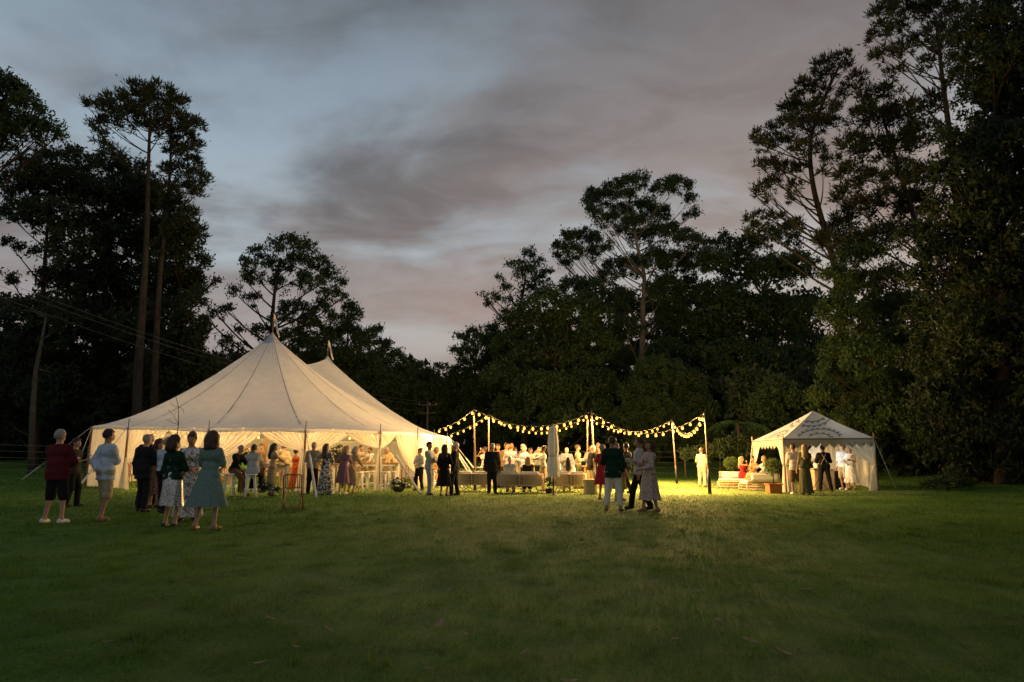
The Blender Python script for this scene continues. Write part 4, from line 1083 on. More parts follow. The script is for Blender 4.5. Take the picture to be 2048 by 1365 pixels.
def person(label, px, y, face, h=1.74, build='m', skin='fair', hair=('short', 'brown'), arms=('down', 'down'), top=None, low=None, dress=None, shoes=(0.03, 0.025, 0.02), lean=0.0, side=0.0, sit=None, feet=None, head=0.0, nod=0.0, vox=0.026, dz=0.0, fat=0.0, at_xy=None, group=None):
    """top: (kind, material, sleeve 0..1, hem height); low: (kind, material); dress: (material, hem height, flare, sleeve)"""
    s_ = h / 1.75
    jit = random.Random(int(px * 13 + y * 7))
    head += jit.uniform(-22, 22); side += jit.uniform(-3.5, 3.5); nod += jit.uniform(-4, 8)
    if feet is None and not dress:
        k_ = jit.uniform(-.10, .10); feet = ((-0.105 - jit.uniform(0, .05), k_), (0.105 + jit.uniform(0, .05), -k_))
    fem = build == 'f'
    base = on(px, y) if at_xy is None else Vector((at_xy[0], at_xy[1], gz(*at_xy)))
    # --- skeleton
    hipz = 0.92; drop = 0.0
    if sit: drop = hipz - (sit / s_ + 0.11)
    hx = 0.095 if fem else 0.09
    feet = feet or ((-0.105, 0.0), (0.105, 0.015))
    lr = Matrix.Rotation(R(lean), 3, 'X') @ Matrix.Rotation(R(side), 3, 'Y'); piv = Vector((0, 0, 0.95))
    def U(p): return (lr @ (Vector(p) - piv)) + piv - Vector((0, 0, drop))
    shw = 0.158 if fem else 0.185
    A = {}
    for s, pose in ((-1, arms[0]), (1, arms[1])):
        sh = U((s * shw, 0.01, 1.398))
        t, hint = ARM[pose](s) if isinstance(pose, str) else pose
        el, wr = ik(sh, U(t), 0.285, 0.255, U(hint))
        A[s] = (sh, el, wr)
    Lg = {}
    for s, f in ((-1, feet[0]), (1, feet[1])):
        hp = Vector((s * hx, 0.0, hipz - drop)); an = Vector((f[0], f[1], 0.085 + (f[2] if len(f) > 2 else 0)))
        kn, an = ik(hp, an, 0.425, 0.42, (s * 0.14 + f[0] * .3, -2.0, 0.5))
        Lg[s] = (hp, kn, an, Vector((f[0] + s * 0.03, an.y - 0.125, 0.030 + (f[2] if len(f) > 2 else 0))))
    cw = 0.075 if fem else 0.098
    torso = [('c', U((-cw, .0, 1.33)), U((cw, .0, 1.33)), .105, .105), ('c', U((0, .02, 1.455)), U((-shw + .045, .012, 1.400)), .052, .050), ('c', U((0, .02, 1.455)), U((shw - .045, .012, 1.400)), .052, .050),
             ('c', U((-.05, .0, 1.12)), U((.05, .0, 1.12)), (.088 if fem else .108) + fat, (.088 if fem else .108) + fat),
             ('c', U((-.08, .005, .955)), U((.08, .005, .955)), .112 + fat * .6, .112 + fat * .6)]
    if sit: torso.append(('c', Vector((-.08, .02, hipz - drop)), Vector((.08, .02, hipz - drop)), .11, .11))
    if fem: torso += [('c', U((-.065, -.075, 1.30)), U((.065, -.075, 1.30)), .06, .06)]
    if fat: torso.append(('e', U((0, -.05, 1.10)), (.15 + fat, .13 + fat, .16)))
    k_arm = .88 if fem else 1.0
    armp = {s: [('c', a, b, .050 * k_arm, .040 * k_arm), ('c', b, c, .039 * k_arm, .026 * k_arm)] for s, (a, b, c) in A.items()}
    legp = {s: [('c', a, b, .088, .058), ('c', b, c, .056, .038)] for s, (a, b, c, d) in Lg.items()}
    hd = Matrix.Rotation(R(head), 3, 'Z') @ Matrix.Rotation(R(nod), 3, 'X'); hc = Vector((0, 0.0, 1.53))
    def Hh(p): return U((hd @ (Vector(p) - hc)) + hc)
    headp = [('e', Hh((0, .012, 1.650)), (.078, .098, .104)), ('c', Hh((0, -.040, 1.575)), Hh((0, -.018, 1.60)), .046, .056), ('c', Hh((0, -.092, 1.640)), Hh((0, -.108, 1.612)), .008, .013),
             ('e', Hh((-.080, .012, 1.632)), (.014, .020, .030)), ('e', Hh((.080, .012, 1.632)), (.014, .020, .030)), ('c', U((0, .018, 1.45)), Hh((0, .010, 1.575)), .056, .050),
             ('c', Hh((-.022, -.078, 1.585)), Hh((.022, -.078, 1.585)), .011, .011)]
    hand = []
    for s, (a, b, c) in A.items():
        d = (c - b).normalized(); palm = c + d * .075
        hand.append(('c', c, palm, .027, .036))
    footp = {s: [('c', Vector((c.x, c.y + .035, c.z - .04)), d, .036, .028), ('c', c, Vector((c.x, c.y + .01, c.z - .03)), .040, .040)] for s, (a, b, c, d) in Lg.items()}
    allp = torso + headp + hand + sum(armp.values(), []) + sum(legp.values(), []) + sum(footp.values(), [])
    # --- body
    me = sdf_mesh('person', allp, vox, .017, -.006, scale=s_)
    # fingers: five separate bent chains rooted in each palm, part of the same mesh
    fb = MB()
    for s, (a, b, c) in A.items():
        d = (c - b).normalized(); palm = c + d * .075
        bend = Vector((0, -.3, -1)) if abs(d.z) < .6 else Vector((-s * .9, -.4, 0))
        sidev = d.cross(bend).normalized(); bend = sidev.cross(d).normalized()
        for f, ln in zip((-1.5, -.5, .5, 1.5), (.066, .08, .076, .06)):
            r0 = palm + sidev * (f * .0165) + d * .012
            p1 = r0 + d * ln * .5 + bend * .006; p2 = p1 + (d * .7 + bend * .75).normalized() * ln * .55
            fb.tube([r0 * s_, p1 * s_, p2 * s_], [.0095, .0088, .007], 5)
        t0 = c + d * .03 + sidev * (-s * .03); t1 = t0 + (d * .6 - sidev * s * .8).normalized() * .035; t2 = t1 + d * .03 + bend * .012
        fb.tube([t0 * s_, t1 * s_, t2 * s_], [.012, .010, .0075], 5)
    # eyes
    for s in (-1, 1):
        e = Hh((s * .032, -.079, 1.655)); fb.blob(e * s_, (.011 * s_, .008 * s_, .007 * s_), 6, 4)
    nb = len(me.vertices); V0 = np.empty(nb * 3, np.float32); me.vertices.foreach_get('co', V0)
    nq = len(me.polygons); Q0 = np.empty(nq * 4, np.int32); me.loops.foreach_get('vertex_index', Q0)
    full = bpy.data.meshes.new('person')
    full.from_pydata(V0.reshape(-1, 3).tolist() + fb.v, [], Q0.reshape(-1, 4).tolist() + [tuple(i + nb for i in f) for f in fb.f])
    bpy.data.meshes.remove(me)
    mi = np.zeros(len(full.polygons), np.int32); neye = 2 * (6 + 6 * 2 + 6); mi[-neye:] = 1
    full.materials.append(mat('skin_' + skin, SKIN[skin], 0.6, 0.08, 14.0, spec=0.3)); full.materials.append(mat('eye_dark', (0.02, 0.015, 0.01), 0.3))
    full.polygons.foreach_set('material_index', mi); full.polygons.foreach_set('use_smooth', np.ones(len(full.polygons), bool)); full.update()
    body = link('person', full, None, None, base + Vector((0, 0, dz)), R(face))
    tag(body, label, 'person', group)
    def part(name, prims, m, off, cuts=(), k=.02, noise=0.0):
        return link(name, sdf_mesh(name, prims, vox, k, off, cuts, s_, noise), m, body)
    iu = np.array(lr.inverted(), np.float32); pv = np.array(piv, np.float32)
    def uz(P): return ((P + np.array([0, 0, drop], np.float32) - pv) @ iu.T)[..., 2] + pv[2]
    def sleeves(fr):
        out = []
        for s in (-1, 1):
            up_, fo = armp[s]
            if fr <= 0: continue
            if fr <= .5:
                t = fr * 2; e = Vector(up_[1]).lerp(Vector(up_[2]), t); out.append(('c', up_[1], e, up_[3] + .006, up_[3] + .004))
            else:
                t = (fr - .5) * 2; e = Vector(fo[1]).lerp(Vector(fo[2]), t); out += [('c', up_[1], up_[2], up_[3] + .005, up_[4] + .007), ('c', fo[1], e, fo[3] + .008, fo[4] + .010)]
        return out
    def collar(P):
        q = (P + np.array([0, 0, drop], np.float32) - pv) @ iu.T + pv
        return q[..., 2] - (1.485 - 0.6 * np.maximum(0, -q[..., 1] - .02))
    # --- clothes
    if top:
        kind, m, sl, hem = (list(top) + [None] * 3)[:4]
        hem = hem if hem is not None else .86
        off = .03 if kind == 'jacket' else (.017 if kind != 'vest' else .03)
        tp = torso + sleeves(1.0 if sl is None else sl)
        if hem < .9 and not sit: tp = tp + [('c', (-.085, .0, hem + .03), (.085, .0, hem + .03), .105 + fat * .5, .105 + fat * .5)]
        nm = {'jacket': 'jacket', 'shirt': 'shirt', 'tee': 'shirt', 'blouse': 'blouse', 'vest': 'waistcoat'}[kind]
        part(nm, tp, m, off, (lambda P: hem - uz(P) if not sit else (hem - .02) - uz(P), collar), noise=.006)
    if low:
        kind, m = low[:2]
        fr = low[2] if len(low) > 2 else (1.0 if kind == 'trousers' else .5)
        lp = [torso[4]] + ([torso[5]] if sit else [])
        for s in (-1, 1):
            th, sh = legp[s]
            if fr <= .5:
                t = max(.1, fr * 2); e = Vector(th[1]).lerp(Vector(th[2]), t); lp.append(('c', th[1], e, th[3] + .004, th[3] * .92))
            else:
                t = (fr - .5) * 2; e = Vector(sh[1]).lerp(Vector(sh[2]), t); lp += [('c', th[1], th[2], th[3], th[4] + .010), ('c', sh[1], e, sh[3] + .008, .058)]
        part('trousers' if fr > .6 else 'shorts', lp, m, .012, (lambda P: uz(P) - 1.03,), noise=.005)
    if dress:
        m, hem, flare, sl = dress[:4]
        part('dress', torso + sleeves(sl), m, .015, (lambda P: 0.93 - uz(P), lambda P: (((P + np.array([0, 0, drop], np.float32) - pv) @ iu.T + pv)[..., 2] - (1.47 if sl > 0 else 1.40))), noise=.003)
        if sit:
            lp = [torso[4], torso[5]]
            for s in (-1, 1):
                th, sh = legp[s]; lp += [('c', th[1], th[2], .10, .085), ('c', sh[1], Vector(sh[1]).lerp(Vector(sh[2]), .75 if hem < .5 else .3), .08, .07)]
            part('skirt', lp, m, .012, (), k=.05)
        else:
            sk = MB(); rows = []; rnd = random.Random(int(px * 7 + y)); ph = rnd.uniform(0, 6); nf = rnd.choice((7, 9, 11))
            fm = (Lg[-1][2] + Lg[1][2]) / 2; spread = max(abs(Lg[-1][2].x - Lg[1][2].x), .2) / 2; sy = abs(Lg[-1][2].y - Lg[1][2].y) / 2
            for k in range(15):
                t = k / 14; z = 1.07 + (hem - 1.07) * t
                w = min(1, max(0, (1.0 - z) / .9))
                rx = (.128 + .05 * math.sin(min(1, t * 2.6) * PI / 2)) + flare * t ** 1.1 + spread * .35 * t; ry = (.105 + .04 * math.sin(min(1, t * 2.6) * PI / 2)) + flare * .85 * t ** 1.1 + sy * .8 * t
                c = U((0, .0, z)) if z > .95 else Vector((fm.x * w, fm.y * w * .9, z))
                if z <= .95: c = c + (U((0, 0, .95)) - Vector((0, 0, .95))) * (1 - w)
                row = []
                for j in range(37):
                    q = 2 * PI * j / 36; f = 1 + (.03 + .07 * t) * t * math.sin(nf * q + ph + t) + .025 * t * math.sin(5 * q - ph)
                    row.append((c + Vector((rx * f * math.cos(q), ry * f * math.sin(q), .012 * t * math.sin(nf * q + ph)))) * s_)
                rows.append(row)
            sk.grid(rows); sk.build('skirt', m, body)
    if shoes:
        m = mat('shoe_%d_%d_%d' % tuple(int(c * 99) for c in shoes), shoes, 0.5)
        for s in (-1, 1): part('shoe', footp[s][:1] + [('c', footp[s][0][1], footp[s][0][2], .026, .026)], m, .006, (lambda P: P[..., 2] - .095 - (feet[0 if s < 0 else 1][2] if len(feet[0 if s < 0 else 1]) > 2 else 0),))
    # --- hair
    if hair:
        st, colr = hair
        m = mat('hair_' + colr, HAIR[colr], 0.55, 0.3, 40.0, stretch=(3, 3, .5), spec=0.4)
        ih = np.array((lr @ hd).inverted(), np.float32)
        ho = np.array(Hh((0, 0, 1.53)), np.float32)
        def hl(P): return (P - ho) @ ih.T + np.array([0, 0, 1.53], np.float32)
        hp = [('e', Hh((0, .020, 1.662)), (.080, .098, .104))]
        if st == 'long': hp += [('c', Hh((-.03, .075, 1.62)), Hh((-.045, .10, 1.34)), .068, .055), ('c', Hh((.03, .075, 1.62)), Hh((.045, .10, 1.34)), .068, .055), ('c', Hh((0, .09, 1.5)), U((0, .125, 1.26)), .05, .03)]
        if st == 'bob': hp += [('c', Hh((-.062, .035, 1.64)), Hh((-.078, .035, 1.49)), .050, .045), ('c', Hh((.062, .035, 1.64)), Hh((.078, .035, 1.49)), .050, .045), ('c', Hh((-.04, .085, 1.64)), Hh((-.05, .09, 1.48)), .055, .05), ('c', Hh((.04, .085, 1.64)), Hh((.05, .09, 1.48)), .055, .05)]
        if st == 'bun': hp += [('e', Hh((0, .10, 1.735)), (.05, .05, .045))]
        if st == 'curly': hp += [('e', Hh((x_, y_, z_)), (.062, .062, .062)) for x_, y_, z_ in ((-.06, .02, 1.70), (.06, .02, 1.70), (0, .08, 1.70), (-.07, .06, 1.60), (.07, .06, 1.60), (0, .1, 1.60), (0, 0, 1.74), (-.05, .09, 1.54), (.05, .09, 1.54))]
        if st == 'bald': cuts = (lambda P: hl(P)[..., 2] - 1.69, lambda P: .0 - hl(P)[..., 1], lambda P: 1.585 - hl(P)[..., 2])
        else:
            cuts = (lambda P: np.minimum(-(hl(P)[..., 1] + .028), 1.690 - hl(P)[..., 2] + 0.35 * np.maximum(0, -hl(P)[..., 1] - .05)),)
            if st == 'short': cuts += (lambda P: (1.585 + .25 * np.maximum(0, .05 - hl(P)[..., 1])) - hl(P)[..., 2],)
        link('hair', sdf_mesh('hair', hp, vox * .9, .02, .013, cuts, s_, .010 if st == 'curly' else .006), m, body)
    return body, {s: (Matrix.Translation(body.location) @ Matrix.Rotation(R(face), 4, 'Z')) @ (A[s][2] * s_ + (A[s][2] - A[s][1]).normalized() * .1) for s in (-1, 1)}

def cloth(name, c, **k): return mat('cloth_' + name, c, 0.85, 0.10, 25.0, bump=1.0, bscale=13.0, spec=0.12, **k)
W_SH = lambda: cloth('white_shirt', (0.42, 0.42, 0.42)); BLUE = lambda: cloth('pale_blue', (0.42, 0.52, 0.66)); CREAM = lambda: cloth('cream', (0.30, 0.25, 0.17)); BLACK = lambda: cloth('black', (0.012, 0.012, 0.014))
NAVY = lambda: cloth('dark_suit', (0.016, 0.017, 0.022)); BEIGE = lambda: cloth('beige', (0.33, 0.26, 0.17)); GREYB = lambda: cloth('grey_blazer', (0.13, 0.13, 0.16)); TEAL = lambda: cloth('teal', (0.13, 0.21, 0.20))
MAROON = lambda: cloth('maroon', (0.085, 0.012, 0.016)); DGREEN = lambda: cloth('dark_green', (0.010, 0.030, 0.022)); RED = lambda: cloth('red', (0.36, 0.025, 0.03)); RUST = lambda: cloth('rust', (0.48, 0.09, 0.03)); ORANGE = lambda: cloth('orange', (0.62, 0.25, 0.06))
JEANS = lambda: cloth('pale_jeans', (0.26, 0.30, 0.34)); LILAC = lambda: cloth('lilac', (0.33, 0.28, 0.33)); OLIVE = lambda: cloth('olive', (0.10, 0.10, 0.05)); BROWN = lambda: cloth('brown', (0.14, 0.085, 0.05)); MAUVE = lambda: cloth('mauve', (0.20, 0.11, 0.16)); KHAKI = lambda: cloth('khaki', (0.36, 0.32, 0.22)); GREEN = lambda: cloth('bright_green', (0.09, 0.30, 0.05)); YELL = lambda: cloth('straw', (0.50, 0.42, 0.25)); PINK = lambda: cloth('pale_pink', (0.62, 0.50, 0.48))
FLORAL = lambda: patterned('floral_print', (0.10, 0.10, 0.13), (0.60, 0.60, 0.60), 22.0, .46, c3=(0.75, 0.74, 0.72)); MONO = lambda: patterned('mono_print', (0.02, 0.02, 0.02), (0.68, 0.66, 0.60), 16.0, .52); SEQUIN = lambda: patterned('sequins', (0.10, 0.11, 0.13), (0.55, 0.57, 0.60), 60.0, .45, 'voronoi', 0.35, 0.5)
LEOP = lambda: patterned('spotted_print', (0.10, 0.06, 0.05), (0.52, 0.40, 0.34), 42.0, .44); BROWNP = lambda: patterned('brown_print', (0.06, 0.035, 0.03), (0.24, 0.13, 0.10), 34.0, .5); SILVER = lambda: patterned('silver_print', (0.45, 0.42, 0.40), (0.70, 0.66, 0.62), 14.0, .48); SPARK = lambda: patterned('sparkle_print', (0.16, 0.11, 0.06), (0.50, 0.40, 0.24), 70.0, .48, 'voronoi', .5, .2)
LEAFP = lambda: patterned('leaf_print', (0.34, 0.32, 0.20), (0.58, 0.54, 0.40), 20.0, .5)
WHITE_SHOE = (0.7, 0.68, 0.64); TAN_SHOE = (0.22, 0.13, 0.07); BLK = (0.02, 0.02, 0.02)

def glass(label, p):
    r = thing('wine_glass', p, 0, label, 'drinking glass')
    g = mat('glass_thin', (.75, .72, .65), .1, .0, trans=.3, clear=.55, spec=.6)
    b = MB(); b.lathe([(.028, -.06), (.028, -.055), (.004, -.05), (.004, .02), (.022, .04), (.032, .08), (.028, .12)], n=10); b.build('bowl', g, r)
    w = MB(); w.lathe([(.001, .035), (.020, .042), (.029, .075), (.001, .076)], n=10); w.build('drink', mat('pale_wine', (.62, .50, .22), .2, spec=.5), r)
def build_people():
    def P(*a, glass_in=None, **k):
        r = person(*a, **k)
        if glass_in: glass(glass_in[1], r[1][glass_in[0]] + Vector((0, 0, .03)))
        return r
    N = .021
    # --- nearest group, left
    P('grey haired man from behind in maroon shirt and black shorts, leftmost guest', 105, 13.7, 172, 1.80, 'm', 'fair', ('short', 'grey'), ('hold', 'hold'), ('shirt', MAROON(), .5, .80), ('shorts', BLACK(), .5), None, WHITE_SHOE, feet=((-.19, .02), (.19, 0)), vox=N, fat=.03)
    P('man in dark shirt half hidden behind the maroon shirt, holding a drink', 141, 18.2, 100, 1.76, 'm', 'fair', ('short', 'darkbrown'), ('hold', 'down'), ('shirt', cloth('charcoal', (.03, .028, .028)), .5, .84), ('trousers', BLACK()), vox=.024, glass_in=(-1, 'pale drink held up behind the maroon shirt'))
    P('dark haired man in pale blue shirt and khaki shorts, arms folded, seen from behind', 202, 14.1, 150, 1.82, 'm', 'tan', ('short', 'black'), ('fold', 'back'), ('shirt', BLUE(), 1.0, .78), ('shorts', KHAKI(), .5), None, TAN_SHOE, feet=((-.10, .08), (.13, -.05)), vox=N, head=-15)
    P('grey haired man in black suit with back to camera beside the blue shirted man', 281, 16.7, 165, 1.80, 'm', 'fair', ('short', 'grey'), ('hold', 'down'), ('jacket', NAVY(), 1, .74), ('trousers', NAVY()), vox=.022, glass_in=(-1, 'wine glass held by the black suited man of the near group'))
    P('bald grey man in dark jacket standing furthest back of the near group', 289, 18.4, 185, 1.90, 'm', 'fair', ('bald', 'grey'), ('down', 'hold'), ('jacket', NAVY(), 1, .76), ('trousers', BLACK()), vox=.024)
    P('woman with dark brown hair in brown patterned dress between suits and tent curtain', 306, 18.0, 60, 1.70, 'f', 'fair', ('curly', 'brown'), ('hold', 'down'), None, None, (BROWNP(), .35, .10, .4), vox=.024)
    P('fair haired man in pale blue shirt and dark trousers with hand on hip', 322, 16.4, 160, 1.72, 'm', 'fair', ('short', 'blonde'), ('hip', 'hold'), ('shirt', BLUE(), .9, .96), ('trousers', NAVY()), vox=.022)
    P('woman with dark curly hair in black top and silver sequin skirt', 339, 12.9, 165, 1.63, 'f', 'fair', ('curly', 'darkbrown'), ('front', 'down'), ('blouse', DGREEN(), .55, .92), None, (SEQUIN(), .42, .03, 0), BLK, vox=N)
    P('woman in white and grey floral long dress facing the teal dress', 374, 13.9, 25, 1.74, 'f', 'tan', ('bun', 'brown'), ('front', 'front'), None, None, (FLORAL(), .12, .06, .5), BLK, vox=N)
    P('woman in teal midi dress with shoulder length brown hair seen from behind', 411, 12.4, 170, 1.72, 'f', 'fair', ('bob', 'brown'), ('front', 'front'), None, None, (TEAL(), .42, .13, .40), TAN_SHOE, feet=((-.16, .0), (.20, .03)), vox=N)
    # --- front edge of the marquee
    P('man in black shirt hunched on a white bar stool', 466, 23.6, 70, 1.78, 'm', 'fair', ('short', 'grey'), ('table', 'table'), ('shirt', BLACK(), .5, .9), ('trousers', BROWN()), None, TAN_SHOE, lean=16, sit=.74, feet=((-.10, -.34, .12), (.12, -.40)))
    P('dark haired man in white shirt sitting on a bar stool with back to camera', 503, 22.8, 180, 1.80, 'm', 'tan', ('short', 'black'), ('table', 'table'), ('shirt', W_SH(), .75, .84), ('trousers', BLACK()), None, WHITE_SHOE, lean=6, sit=.72, feet=((-.16, -.28, .18), (.16, -.30, .15)))
    P('woman with long dark hair in sparkly fitted dress beside the white shirted man', 541, 23.8, 120, 1.74, 'f', 'tan', ('long', 'black'), ('table', 'hold'), None, None, (SPARK(), .22, .00, .2), TAN_SHOE, lean=4)
    P('man in bright green shirt at the table inside the marquee', 482, 26.6, 100, 1.68, 'm', 'fair', ('short', 'blonde'), ('table', 'table'), ('shirt', GREEN(), .5, .88), ('trousers', BLACK()), lean=10)
    P('bearded man in dark waistcoat facing out from inside the marquee', 516, 29.0, 15, 1.84, 'm', 'tan', ('short', 'darkbrown'), ('hold', 'down'), ('vest', BROWN(), 0, .92), ('trousers', BLACK()))
    P('man in straw coloured shirt just inside the third curtain opening', 563, 28.6, 165, 1.82, 'm', 'fair', ('short', 'brown'), ('hold', 'down'), ('shirt', YELL(), 1, .84), ('trousers', BEIGE()))
    P('woman in rust red dress standing inside behind the folding chair', 589, 26.2, 150, 1.60, 'f', 'tan', ('bun', 'darkbrown'), ('hold', 'front'), None, None, (RUST(), .20, .06, 0), TAN_SHOE)
    P('person in pale shirt bending over the table near the rust red dress', 574, 28.0, 250, 1.70, 'm', 'fair', ('short', 'grey'), ('table', 'table'), ('shirt', CREAM(), 1, .9), ('trousers', BEIGE()), lean=35)
    P('man in beige linen shirt and black trousers behind the guy strap', 623, 24.8, 190, 1.80, 'm', 'fair', ('short', 'grey'), ('front', 'front'), ('shirt', CREAM(), .5, .86), ('trousers', BLACK()), fat=.01)
    P('long haired woman in black and white print maxi dress with back to camera', 650, 24.2, 170, 1.74, 'f', 'fair', ('long', 'brown'), ('front', 'hip'), None, None, (MONO(), .05, .10, .5), BLK)
    P('woman with short fair hair in mauve dress leaning on the bar', 684, 24.6, 165, 1.66, 'f', 'fair', ('curly', 'blonde'), ('table', 'table'), None, None, (MAUVE(), .42, .05, .45), WHITE_SHOE, lean=14)
    P('older woman in cream dress leaning beside the mauve dress', 702, 25.3, 150, 1.66, 'f', 'fair', ('curly', 'grey'), ('table', 'table'), None, None, (CREAM(), .30, .05, .8), TAN_SHOE, lean=18)
    P('man in dark suit facing the camera inside the marquee behind the bar', 677, 29.6, 10, 1.82, 'm', 'fair', ('short', 'brown'), ('down', 'hold'), ('jacket', NAVY(), 1, .76), ('trousers', NAVY()))
    P('man in cream jacket standing behind the timber bar', 719, 30.2, 60, 1.80, 'm', 'tan', ('short', 'darkbrown'), ('hold', 'down'), ('jacket', CREAM(), 1, .78), ('trousers', BEIGE()))
    P('bar worker in white shirt leaning over the timber bar', 742, 30.6, -40, 1.74, 'm', 'tan', ('short', 'brown'), ('table', 'table'), ('shirt', W_SH(), 1, .9), ('trousers', BEIGE()), lean=14)
    P('woman in pale dress behind the bar near the right curtain', 771, 31.0, -30, 1.66, 'f', 'fair', ('long', 'blonde'), ('table', 'hold'), None, None, (CREAM(), .3, .06, .3))
    P('man in pale shirt bending far over the bar', 790, 29.0, -75, 1.82, 'm', 'fair', ('short', 'grey'), ('table', 'table'), ('shirt', YELL(), 1, .88), ('trousers', KHAKI()), lean=34)
    P('waitress in white shirt, beige apron and black trousers by the marquee corner', 838, 27.4, -30, 1.62, 'f', 'tan', ('bun', 'darkbrown'), ('front', 'front'), ('shirt', W_SH(), .4, .92), ('trousers', BLACK()), None, BLK, feet=((-.12, -.06), (.10, .08)))
    P('man in white shirt and pale jeans with folded arms outside the marquee corner', 858, 24.0, 70, 1.80, 'm', 'tan', ('short', 'black'), ('fold', 'fold'), ('shirt', W_SH(), 1, .84), ('trousers', JEANS()), None, BLK, vox=.024)
    P('woman in orange dress passing the corner curtain of the marquee', 873, 30.0, 100, 1.72, 'f', 'tan', ('long', 'brown'), ('hold', 'down'), None, None, (ORANGE(), .35, .05, .2), TAN_SHOE)
    P('woman in black dress with very long dark hair, back to camera', 888, 23.4, 165, 1.70, 'f', 'fair', ('long', 'black'), ('front', 'down'), None, None, (BLACK(), .34, .05, .6), BLK, vox=.024)
    P('white haired man in black suit beside the long haired woman', 909, 23.8, -95, 1.78, 'm', 'fair', ('short', 'white'), ('hold', 'down'), ('jacket', NAVY(), 1, .74), ('trousers', NAVY()), vox=.024, glass_in=(-1, 'wine glass held by the white haired man in the black suit'))
    # --- sofa crowd
    P('woman in pale dress lifting a glass to her mouth at the left of the crowd', 968, 30.2, -70, 1.70, 'f', 'tan', ('bun', 'brown'), ('sip', 'down'), None, None, (PINK(), .25, .05, .2), TAN_SHOE, glass_in=(-1, 'glass raised to the mouth of the woman in the pale dress'))
    P('man in black suit with back to camera between the first two sofas', 984, 25.4, 185, 1.76, 'm', 'fair', ('short', 'grey'), ('down', 'down'), ('jacket', NAVY(), 1, .74), ('trousers', NAVY()), vox=.024, fat=.01)
    P('man in brown shirt facing the camera behind the black suit', 997, 29.6, 0, 1.84, 'm', 'tan', ('short', 'brown'), ('hold', 'down'), ('shirt', BROWN(), 1, .84), ('trousers', BLACK()), glass_in=(-1, 'wine glass held by the man in the brown shirt'))
    P('tall man in cream shirt behind the lilac shirt', 1013, 30.4, 40, 1.90, 'm', 'fair', ('short', 'brown'), ('down', 'hold'), ('shirt', CREAM(), 1, .86), ('trousers', NAVY()))
    P('broad man in lilac checked shirt seen from behind over the middle sofa', 1021, 28.2, 175, 1.82, 'm', 'fair', ('short', 'red'), ('hold', 'hold'), ('shirt', LILAC(), 1, .95), ('trousers', NAVY()), fat=.01)
    P('woman in beige top behind the lilac shirt reaching across', 1030, 32.0, 90, 1.74, 'f', 'tan', ('short', 'brown'), ('reach', 'down'), None, None, (BEIGE(), .3, .05, .4))
    P('white haired man in pale jacket looking left across the drinks', 1046, 31.0, -60, 1.86, 'm', 'fair', ('short', 'white'), ('hold', 'down'), ('jacket', CREAM(), 1, .78), ('trousers', BEIGE()))
    P('red faced man in grey blue shirt talking to the seated blonde', 1049, 28.0, -50, 1.74, 'm', 'fair', ('bald', 'grey'), ('hold', 'down'), ('shirt', cloth('grey_blue', (.30, .32, .42)), 1, .88), ('trousers', BLACK()))
    P('distant woman in white top between grey shirt and waitress', 1061, 35.0, 30, 1.74, 'f', 'fair', ('long', 'brown'), ('hold', 'hold'), None, None, (W_SH(), .3, .05, .5))
    P('distant man in grey shirt raising a hand behind the waitress', 1077, 36.0, 10, 1.80, 'm', 'fair', ('short', 'brown'), ('high', 'down'), ('shirt', cloth('mid_grey', (.25, .25, .24)), 1, .86), ('trousers', BLACK()))
    P('waitress in white shirt and long beige apron offering a tray of food', 1087, 26.6, -80, 1.68, 'f', 'tan', ('bun', 'darkbrown'), ('reach', 'reach'), ('shirt', W_SH(), .45, .95), None, (BEIGE(), .34, .03, 0), BLK)
    P('white haired guest in white shirt seated on the middle sofa', 1021, 25.66, 180, 1.70, 'm', 'fair', ('short', 'white'), ('lap', 'lap'), ('shirt', W_SH(), .6, .9), ('trousers', BEIGE()), sit=.40, feet=((-.12, -.5), (.12, -.48)))
    P('blonde woman in black dress seated at the right of the middle sofa', 1057, 25.66, 185, 1.68, 'f', 'fair', ('bob', 'blonde'), ('lap', 'lap'), None, None, (BLACK(), .4, .03, .5), sit=.40, feet=((-.12, -.5), (.12, -.48)))
    P('man in grey blazer and pink shirt facing the camera behind the third sofa', 1133, 28.4, 10, 1.70, 'm', 'fair', ('bald', 'brown'), ('hold', 'down'), ('jacket', GREYB(), 1, .78), ('trousers', cloth('pink_trouser', (.5, .38, .36))), glass_in=(-1, 'wine glass held by the man in the grey blazer'))
    P('dark haired woman in white seated on the third sofa', 1136, 25.66, 180, 1.66, 'f', 'fair', ('long', 'darkbrown'), ('lap', 'lap'), None, None, (W_SH(), .4, .03, .5), sit=.38, feet=((-.12, -.5), (.12, -.48)))
    P('man in cream shirt and olive trousers turned towards the drinks table', 1157, 29.0, 80, 1.80, 'm', 'tan', ('short', 'brown'), ('hold', 'down'), ('shirt', CREAM(), .8, .95), ('trousers', OLIVE()))
    P('grey haired man in black jacket and cream trousers bending right of the third sofa', 1184, 27.0, 110, 1.74, 'm', 'fair', ('short', 'grey'), ('hold', 'down'), ('jacket', BLACK(), 1, .80), ('trousers', CREAM()), lean=10)
    P('man in white shirt behind the grey haired man in black jacket', 1182, 31.5, -20, 1.80, 'm', 'tan', ('short', 'brown'), ('hold', 'down'), ('shirt', W_SH(), 1, .88), ('trousers', BEIGE()))
    P('tall man in cream shirt and brown waistcoat beside the front light pole', 1196, 31.0, -30, 1.95, 'm', 'tan', ('bald', 'brown'), ('down', 'hold'), ('vest', BROWN(), 0, .9), ('trousers', BEIGE()))
    P('smiling woman in white dress between the light pole and dark green shirt', 1205, 29.6, 0, 1.72, 'f', 'fair', ('long', 'blonde'), ('hold', 'hold'), None, None, (W_SH(), .2, .08, .3))
